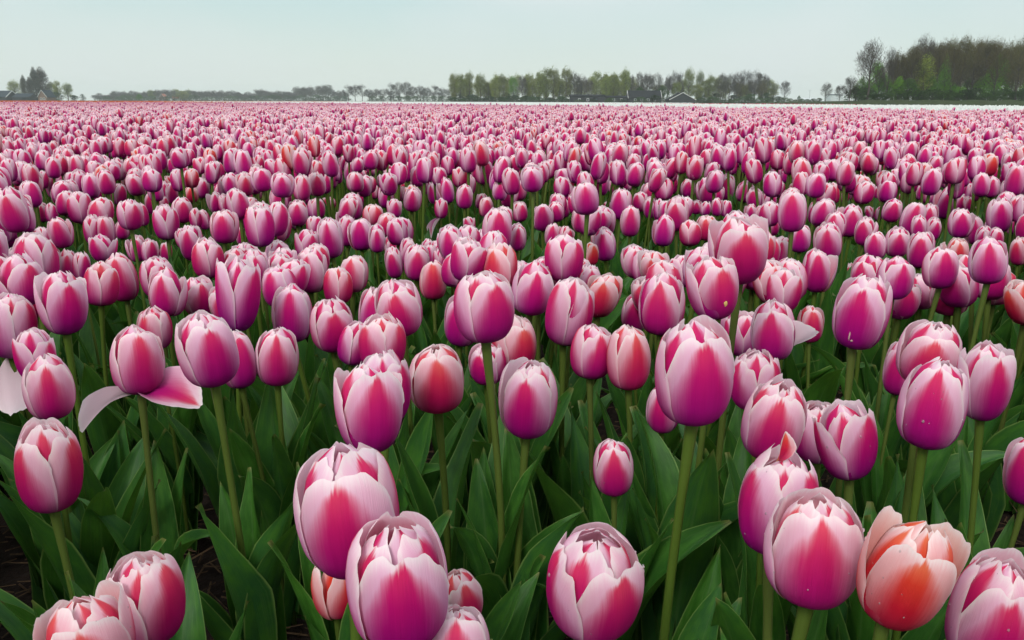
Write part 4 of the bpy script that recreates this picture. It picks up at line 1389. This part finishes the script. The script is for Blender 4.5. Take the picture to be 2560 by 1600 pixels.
TREES = {}
for kind, n in (('poplar', 3), ('tall', 5), ('bare', 6), ('brown', 5), ('green', 4), ('bush', 4)):
    TREES[kind] = [tree_meshes(kind, 300 + 13 * i + len(kind)) for i in range(n)]
TINT = {'poplar': (0.060, 0.060, 0.034), 'tall': (0.150, 0.180, 0.024), 'bare': (0.060, 0.052, 0.048), 'brown': (0.082, 0.070, 0.020),
        'green': (0.085, 0.215, 0.006), 'bush': (0.026, 0.062, 0.006)}
rst = random.Random(77)
def tree(name, x, top, w, kind, Z, label, group, base=0.0, tint=None, wide=1.0):
    """x, top and w in photo pixels fix where the tree stands, its height and spread at distance Z"""
    g = unproject(x, 260, Z)
    gx, gy = g.x, g.y
    pt = unproject(x, top, Z)
    Ht = pt.z - base
    tr, cr, env = TREES[kind][rst.randrange(len(TREES[kind]))]
    half = w / 2 * Z / FPX * {'tall': 1.12, 'bare': 1.2, 'poplar': 1.15}.get(kind, 1.0) * wide
    root = empty(name, (gx, gy, base), rst.uniform(0, 6.28))
    sxy = half / env
    m = Matrix.Diagonal((sxy, sxy, Ht, 1))
    link('trunk', tr, root, m)
    c = link('crown', cr, root, m)
    t = tint or TINT[kind]
    v = rst.uniform(0.8, 1.2)
    c.color = (t[0] * v * rst.uniform(0.92, 1.08), t[1] * v, t[2] * v * rst.uniform(0.85, 1.15), 1)
    return tag(root, label, 'bush' if kind == 'bush' else 'tree', group)

ORDW = ['first', 'second', 'third', 'fourth', 'fifth', 'sixth', 'seventh', 'eighth', 'ninth', 'tenth']
def ordw(i):
    if i < 10: return ORDW[i]
    n = i + 1
    suf = 'th' if 10 <= n % 100 <= 20 else {1: 'st', 2: 'nd', 3: 'rd'}.get(n % 10, 'th')
    return f'{n}{suf}'
def tree_row(rows, x0, y0, s, Z, jit, name, what, group, where):
    rows = sorted(rows, key=lambda r: r[0])
    for i, r in enumerate(rows):
        x, top, w, kind = r[:4]
        zz = (r[4] if len(r) > 4 else Z) + rst.uniform(-jit, jit)
        nm = {'bush': 'bush', 'poplar': 'poplar_tree'}.get(kind, name)
        adj = {'bush': 'dark green bush', 'poplar': 'narrow upright poplar', 'tall': 'slender olive-leaved tree', 'bare': 'bare twiggy tree',
               'brown': 'brown budding tree', 'green': 'fresh green tree'}[kind]
        tree(nm, x0 + x / s, y0 + top / s, w / s, kind, zz, f'{adj}, {ordw(i)} from the left {where}', group)

# farmyard trees on the far left
tree_row([(115,370,84,'tall'),(178,342,44,'poplar'),(218,355,46,'poplar'),(255,288,56,'poplar'),(300,288,92,'poplar'),(350,375,66,'tall'),(400,372,50,'tall'),
          (463,388,70,'tall'),(45,455,70,'bush'),(505,478,70,'bush'),(385,455,110,'bush'),(230,450,90,'bush'),(315,462,80,'bush'),(140,468,70,'bush'),(560,470,50,'bush',900)],
         0, 60, 2.69, 530, 25, 'farm_tree', 'tree', 'trees around the left farmyard', 'around the left farmyard')
# the long hazy row
far = []
for (a, b, top, step, kind) in ((640, 770, 467, 30, 'bare'), (770, 1010, 449, 24, 'bare'), (1030, 1031, 430, 30, 'tall'), (1065, 1180, 440, 26, 'bare'), (1190, 1290, 437, 28, 'tall'),
                          (1305, 1595, 446, 24, 'bare'), (1610, 1705, 457, 32, 'bare'), (1725, 1765, 438, 32, 'bare'), (1785, 1985, 447, 27, 'bare'), (2003, 2050, 416, 36, 'bare'),
                          (2060, 2115, 418, 34, 'bare'), (2140, 2225, 408, 36, 'bare'), (2250, 2310, 446, 28, 'bare')):
    x = a
    while x <= b:
        far.append((x + rst.uniform(-5, 5), top + rst.uniform(-7, 8), step * rst.uniform(1.5, 2.2), kind))
        far.append((x + step / 2 + rst.uniform(-6, 6), top + 12 + rst.uniform(-6, 10), step * rst.uniform(1.6, 2.4), 'bare', 930))
        x += step
tree_row(far, 0, 60, 2.69, 880, 50, 'distant_tree', 'tree', 'hazy trees in the far left row', 'in the hazy far-left row')
tree_row([(x, 484 + rst.uniform(-10, 8), 100, 'bush') for x in range(690, 2330, 48)] + [(942, 470, 52, 'green', 620)], 0, 60, 2.69, 860, 20, 'distant_tree', 'bush',
         'hedge below the far left row', 'in the far hedge')
tree_row([(40,280,90,'bare'),(100,275,90,'bare'),(160,273,90,'bare'),(220,318,80,'bare'),(280,313,80,'bare'),(340,315,80,'bare'),(410,262,80,'bare'),(480,253,90,'bare'),(545,254,90,'bare'),
          (600,288,80,'bare'),(660,283,90,'bare'),(720,298,80,'bare'),(780,279,90,'bare'),(850,303,80,'bare'),(905,308,80,'bare'),(250,345,90,'bare'),(430,330,100,'bare'),(560,335,100,'bare'),(690,340,100,'bare'),(820,345,100,'bare')]
         + [(x, 378, 110, 'bush') for x in range(250, 930, 75)], 860, 130, 3.457, 680, 30, 'distant_tree', 'tree', 'hazy trees left of the barns', 'in the bare row beside the olive trees')
# the long row in front of the barns
tree_row([(955,168,95,'tall'),(1010,173,85,'tall'),(1085,154,90,'tall'),(1180,174,100,'tall'),(1250,240,80,'tall'),(1310,168,95,'tall'),(1380,164,100,'tall'),(1460,190,110,'green'),(1540,200,80,'bare'),
          (1600,169,95,'tall'),(1690,148,76,'tall'),(1750,119,100,'tall'),(1810,119,105,'tall'),(1860,230,85,'tall'),(1920,119,105,'tall'),(1990,159,100,'bare'),(2050,189,120,'bare'),(2110,229,90,'bare'),
          (2180,149,95,'tall'),(2260,169,90,'tall'),(2320,174,90,'tall'),(2400,160,80,'tall'),(1110,365,150,'bush'),(1270,340,140,'bush'),(1400,350,150,'bush'),(1000,360,120,'bush'),(1650,385,130,'bush'),(1780,390,120,'bush'),(1560,380,120,'bush'),(1880,380,120,'bush')]
         + [(x + rst.uniform(-12, 12), 205 + rst.uniform(-35, 60), 85, 'tall', 445) for x in range(960, 2420, 66)] + [(x, 385 + rst.uniform(-15, 25), 130, 'bush', 412) for x in range(950, 1960, 52)],
         860, 130, 3.457, 425, 14, 'roadside_tree', 'tree', 'olive trees left of the barns', 'in the olive row left of the barns')
tree_row([(60,169,100,'tall'),(115,174,80,'tall'),(213,128,84,'tall'),(270,194,60,'bare'),(330,169,80,'bare'),(400,169,110,'bare'),(480,174,110,'bare'),(580,189,70,'bare'),(635,149,80,'bare'),(690,164,70,'bare'),
          (762,121,100,'tall'),(850,144,80,'tall'),(940,174,105,'tall'),(1040,179,110,'bare'),(1110,179,110,'bare'),(1180,154,110,'bare'),(1250,144,120,'bare'),(1330,149,110,'bare'),(1400,179,110,'bare'),(1490,244,100,'tall'),
          (1590,240,90,'bare'),(340,300,120,'bush'),(540,285,150,'bush'),(420,345,140,'bush'),(880,370,150,'bush'),(1000,350,150,'bush'),(1150,370,150,'bush'),(1300,360,160,'bush'),(1430,350,130,'bush'),(1060,240,110,'brown'),(1300,240,140,'brown'),(1390,260,110,'brown'),
          (1200,250,120,'brown')]
         + [(x + rst.uniform(-12, 12), 225 + rst.uniform(-40, 60), 90, 'tall' if x % 3 else 'bare', 450) for x in range(30, 1480, 62)] + [(x, 395 + rst.uniform(-20, 20), 120, 'bush', 418) for x in range(760, 1620, 52)]
         + [(90, 395, 120, 'bush', 396), (190, 405, 110, 'bush', 396), (350, 385, 140, 'bush', 396), (470, 370, 150, 'bush', 396), (-60, 405, 120, 'bush', 396), (-180, 410, 110, 'bush', 396)],
         1500, 130, 3.457, 432, 14, 'roadside_tree', 'tree', 'trees around the barns', 'in the row around the dark barns')
tree_row([(1945,256,90,'bare',330),(2065,280,84,'bare',380)] + [(x, 402 + rst.uniform(-10, 8), 80, 'bush', 520) for x in range(1640, 1930, 50)] + [(1715,376,40,'bush',800)],
         1500, 130, 3.457, 330, 0, 'lone_tree', 'tree', 'low growth in the gap', 'in the gap before the right wood')
# the wood on the right
wood = [(520,175,340,'bare'),(300,620,170,'bare'),(600,400,230,'green'),(450,590,240,'green'),(745,262,150,'bare'),(850,285,190,'brown'),(930,300,190,'brown'),(1010,222,230,'brown'),(1140,112,250,'bare'),(1180,345,230,'tall'),
        (1240,215,220,'brown'),(1330,195,200,'brown'),(1415,355,190,'green'),(1500,165,230,'brown'),(1620,124,280,'brown'),(1760,165,260,'brown'),(1900,175,240,'brown'),(2030,172,280,'brown'),(2060,345,300,'green'),(2180,164,280,'brown'),
        (2300,145,280,'brown'),(2410,155,260,'brown'),(2430,620,190,'green'),(800,670,280,'green'),(1000,640,280,'green'),(1340,690,280,'green'),(1600,730,280,'green'),(1880,620,320,'green'),(2250,700,280,'green'),
        (380,720,200,'green'),(530,680,220,'green'),(640,480,180,'green'),(880,620,200,'green'),(1420,480,180,'green'),(2000,480,240,'green'),(1240,560,200,'green'),(700,560,200,'green'),(1120,600,240,'green'),(1480,640,220,'green'),(1720,640,240,'green'),(1750,400,240,'brown'),(1560,380,260,'brown'),(2280,420,280,'brown'),(900,480,220,'brown')]
tree_row(wood, 2060, 60, 4.84, 214, 9, 'woodland_tree', 'tree', 'trees of the wood on the right', 'in the right-hand wood')
wood2 = [(x + rst.uniform(-40, 40), 190 + rst.uniform(-40, 50) + (160 if x < 980 else 0), 280, 'brown', 240 + rst.uniform(-8, 12)) for x in range(800, 3000, 76)]
wood2 += [(x + rst.uniform(-40, 40), 260 + rst.uniform(-40, 90) + (120 if x < 980 else 0), 300, 'brown', 232 + rst.uniform(-6, 6)) for x in range(860, 3000, 150)]
tree_row(wood2, 2060, 60, 4.84, 240, 0, 'woodland_tree', 'tree', 'trees deeper in the right wood', 'deeper in the right-hand wood')
tree_row([(x + rst.uniform(-20, 20), 800 + rst.uniform(-45, 40), 300, 'bush') for x in range(380, 2900, 120)], 2060, 60, 4.84, 206, 3, 'woodland_bush', 'bush',
         'undergrowth along the right wood', 'under the right-hand wood')

# grassy bank in front of the wood
M_BANK = noisy_material('bank_grass', (0.016, 0.026, 0.008), (0.036, 0.050, 0.014), 0.8, 0.95, 0.6, 0.3)
def bank():
    V, xs = [], np.linspace(60, 330, 110)
    rows = [(190, -0.05), (193, 0.45), (196, 0.95), (200, 1.15), (205, 1.1), (214, 0.9), (262, 0.8)]
    for yy, h in rows:
        for x in xs:
            e = min(1, max(0, (x - 62) / 26))
            V.append((x, yy + 1.2 * math.sin(x * 0.21), (h * e * (1 + 0.16 * math.sin(x * 0.7 + yy) + 0.12 * math.sin(x * 1.9)) if h > 0 else h)))
    return mesh_from('bank', V, grid_faces(len(rows) - 1, len(xs) - 1), [M_BANK])
link('bank', bank())['kind'] = 'structure'

# ------------------------------------------------------------------ farm buildings
M_DARKWALL = noisy_material('dark_boards', (0.018, 0.020, 0.024), (0.040, 0.042, 0.046), 1.2, 0.8)
M_ROOFD = noisy_material('dark_roof', (0.010, 0.011, 0.014), (0.020, 0.021, 0.025), 0.8, 0.9, spec=0.04)
M_ROOFB = noisy_material('blue_grey_roof', (0.022, 0.032, 0.042), (0.042, 0.055, 0.066), 0.7, 0.9, spec=0.04)
M_ROOFR = noisy_material('red_tile_roof', (0.26, 0.07, 0.04), (0.38, 0.12, 0.07), 0.9, 0.8)
M_WHITE = noisy_material('white_paint', (0.68, 0.68, 0.66), (0.80, 0.80, 0.78), 2.0, 0.6)
M_BRICK = noisy_material('brick_wall', (0.12, 0.075, 0.055), (0.20, 0.13, 0.10), 1.6, 0.85)
M_PALE = noisy_material('pale_cladding', (0.42, 0.46, 0.48), (0.58, 0.62, 0.63), 0.6, 0.7)
def glass_mat():
    k = NT('window_glass')
    return k.out(k.principled((0.05, 0.07, 0.08), 0.12, 0.6))
M_GLASS = glass_mat()

def box_mesh(name, x0, x1, y0, y1, z0, z1, mat):
    v = [(x, y, z) for z in (z0, z1) for y in (y0, y1) for x in (x0, x1)]
    f = [(0, 2, 3, 1), (4, 5, 7, 6), (0, 1, 5, 4), (1, 3, 7, 5), (3, 2, 6, 7), (2, 0, 4, 6)]
    return mesh_from(name, v, f, [mat], smooth=False)

def house(name, x0, x1, Z, eave, ridge, depth, wallm, roofm, label, gable_front=False, verge=False, windows=0, door=False, chimney=False, cat='barn', group=None):
    """x0, x1 in photo pixels at distance Z; eave and ridge in metres"""
    a, b = unproject(x0, 257, Z), unproject(x1, 257, Z)
    root = empty(name, ((a.x + b.x) / 2, a.y, 0))
    hw = (b.x - a.x) / 2
    hd = depth / 2
    tag(root, label, cat, group)
    ov = 0.35
    if gable_front:      # ridge runs away from the camera
        V = [(-hw, 0, 0), (hw, 0, 0), (hw, depth, 0), (-hw, depth, 0), (-hw, 0, eave), (hw, 0, eave), (hw, depth, eave), (-hw, depth, eave), (0, 0, ridge), (0, depth, ridge)]
        F = [(0, 1, 5, 8, 4), (3, 7, 9, 6, 2), (0, 4, 7, 3), (1, 2, 6, 5)]
        link('wall', mesh_from('wall', V, F, [wallm], smooth=False), root)
        sl = (ridge - eave) / hw
        for s in (-1, 1):
            e = hw + ov
            v = [(s * e, -ov, eave - sl * ov + .02), (0, -ov, ridge + .02), (0, depth + ov, ridge + .02), (s * e, depth + ov, eave - sl * ov + .02)]
            v += [(x, y, z + 0.22) for x, y, z in v]
            f = [(0, 1, 2, 3), (4, 5, 6, 7), (0, 1, 5, 4), (1, 2, 6, 5), (2, 3, 7, 6), (3, 0, 4, 7)]
            link('roof', mesh_from('roof', v, f, [roofm], smooth=False), root)
            if verge:
                v = [(s * e, -ov - 0.12, eave - sl * ov - 0.02), (0, -ov - 0.12, ridge + 0.02), (0, -ov - 0.12, ridge + 0.26), (s * e, -ov - 0.12, eave - sl * ov + 0.24)]
                v += [(x, y + 0.1, z) for x, y, z in v]
                link('verge_board', mesh_from('verge_board', v, f, [M_WHITE], smooth=False), root)
    else:
        V = [(-hw, 0, 0), (hw, 0, 0), (hw, depth, 0), (-hw, depth, 0), (-hw, 0, eave), (hw, 0, eave), (hw, depth, eave), (-hw, depth, eave), (-hw, hd, ridge), (hw, hd, ridge)]
        F = [(0, 1, 5, 4), (2, 3, 7, 6), (0, 4, 8, 7, 3), (1, 2, 6, 9, 5)]
        link('wall', mesh_from('wall', V, F, [wallm], smooth=False), root)
        sl = (ridge - eave) / hd
        f = [(0, 1, 2, 3), (4, 5, 6, 7), (0, 1, 5, 4), (1, 2, 6, 5), (2, 3, 7, 6), (3, 0, 4, 7)]
        for s in (0, 1):
            ye = -ov if s == 0 else depth + ov
            v = [(-hw - ov, ye, eave - sl * ov + .02), (hw + ov, ye, eave - sl * ov + .02), (hw + ov, hd, ridge + .02), (-hw - ov, hd, ridge + .02)]
            v += [(x, y, z + 0.2) for x, y, z in v]
            link('roof', mesh_from('roof', v, f, [roofm], smooth=False), root)
            if verge:
                for e in (-1, 1):
                    v = [(e * (hw + ov + .03), ye, eave - sl * ov - .15), (e * (hw + ov + .03), hd, ridge - .15), (e * (hw + ov + .03), hd, ridge + .30), (e * (hw + ov + .03), ye, eave - sl * ov + .30)]
                    v += [(x + e * 0.12, y, z) for x, y, z in v]
                    link('verge_board', mesh_from('verge_board', v, f, [M_WHITE], smooth=False), root)
    for i in range(windows):
        wx = -hw + (i + 1) * 2 * hw / (windows + 1)
        fr = link('window', box_mesh('window', wx - 0.62, wx + 0.62, -0.06, 0.0, 0.85, 2.15, M_WHITE), root)
        link('pane', box_mesh('pane', wx - 0.5, wx + 0.5, -0.085, -0.06, 0.97, 2.03, M_GLASS), fr)
    if door:
        link('door', box_mesh('door', hw * 0.45 - 1.3, hw * 0.45 + 1.3, -0.07, 0, 0.02, min(2.8, eave - 0.2), M_ROOFD), root)
    if chimney:
        link('chimney', box_mesh('chimney', hw * 0.5 - 0.4, hw * 0.5 + 0.4, hd - 0.4, hd + 0.4, ridge - 0.4, ridge + 1.0, M_BRICK), root)
    return root
house('barn', -28, 16, 500, 2.6, 6.2, 14, M_DARKWALL, M_ROOFB, 'dark barn with blue-grey roof cut by the left edge', verge=True, group='farm buildings')
house('barn', 31, 73, 505, 2.4, 4.6, 12, M_DARKWALL, M_ROOFB, 'low barn with blue-grey roof under the left poplars', door=True, group='farm buildings')
house('farmhouse', 97, 119, 500, 2.8, 6.6, 10, M_BRICK, M_ROOFB, 'small pointed farmhouse with pale verge boards among left trees', gable_front=True, verge=True, windows=2, cat='house', group='farm buildings')
house('farmhouse', 398, 414, 840, 2.8, 7.2, 8, M_BRICK, M_ROOFR, 'tiny red-roofed house in the far row, left one', gable_front=True, verge=True, windows=1, cat='house', group='farm buildings')
house('farmhouse', 430, 447, 845, 2.6, 5.2, 8, M_WHITE, M_ROOFR, 'tiny red-roofed house in the far row, right one', windows=2, cat='house', chimney=True, group='farm buildings')
house('barn', 1427, 1512, 408, 3.2, 3.9, 9, M_DARKWALL, M_ROOFD, 'long low dark shed under the olive trees', windows=3, door=True, group='farm buildings')
house('barn', 1515, 1572, 412, 2.7, 3.4, 9, M_DARKWALL, M_ROOFD, 'small dark lean-to shed right of the long low shed', windows=2, group='farm buildings')
house('farmhouse', 1572, 1652, 410, 2.6, 6.0, 9, M_DARKWALL, M_ROOFD, 'dark-roofed farmhouse with white verge boards behind green bushes', verge=True, windows=4, chimney=False, cat='house', group='farm buildings')
house('barn', 1674, 1738, 402, 1.6, 4.9, 12, M_DARKWALL, M_ROOFD, 'dark gabled barn with a white verge line, right of the farmhouse', gable_front=True, verge=True, group='farm buildings')
house('warehouse', 2076, 2106, 900, 8.0, 9.0, 20, M_PALE, M_ROOFB, 'pale blue far warehouse between the lone trees', windows=0, cat='building', group='farm buildings')
house('warehouse', 2008, 2040, 1000, 3.0, 5.2, 14, M_PALE, M_PALE, 'hazy low pale sheds far off in the gap', windows=0, cat='building', group='farm buildings')

def mast(x, top, Z):
    b = unproject(x, 258, Z); t = unproject(x, top, Z)
    root = empty('mast', (b.x, b.y, 0))
    V, F = [], []
    tube(V, F, Vector((0, 0, 0)), Vector((0, 0, t.z)), 0.28, 0.14, 8)
    link('pole', mesh_from('pole', V, F, [M_PALE]), root)
    V, F = [], []
    tube(V, F, Vector((-1.2, 0, t.z)), Vector((1.2, 0, t.z)), 0.12, 0.12, 6)
    link('crossbar', mesh_from('crossbar', V, F, [M_PALE]), root)
    tag(root, 'thin pale mast rising in the gap before the right wood', 'mast')
mast(2022, 226, 700)

# ------------------------------------------------------------------ haze: a box of thin air round everything
def haze():
    me = box_mesh('haze', -1500, 1500, -120, 2200, -1.1, 34, None)
    me.materials.clear()
    k = NT('haze')
    v = k.n('ShaderNodeVolumePrincipled')
    v.inputs['Color'].default_value = (0.90, 0.97, 1.0, 1)
    v.inputs['Density'].default_value = 0.00026
    v.inputs['Anisotropy'].default_value = 0.2
    o_ = k.n('ShaderNodeOutputMaterial')
    k.t.links.new(v.outputs[0], o_.inputs['Volume'])
    me.materials.append(k.m)
    o = link('haze', me)
    tag(o, 'thin pale spring haze lying over the whole field', 'haze', kind='stuff')
haze()
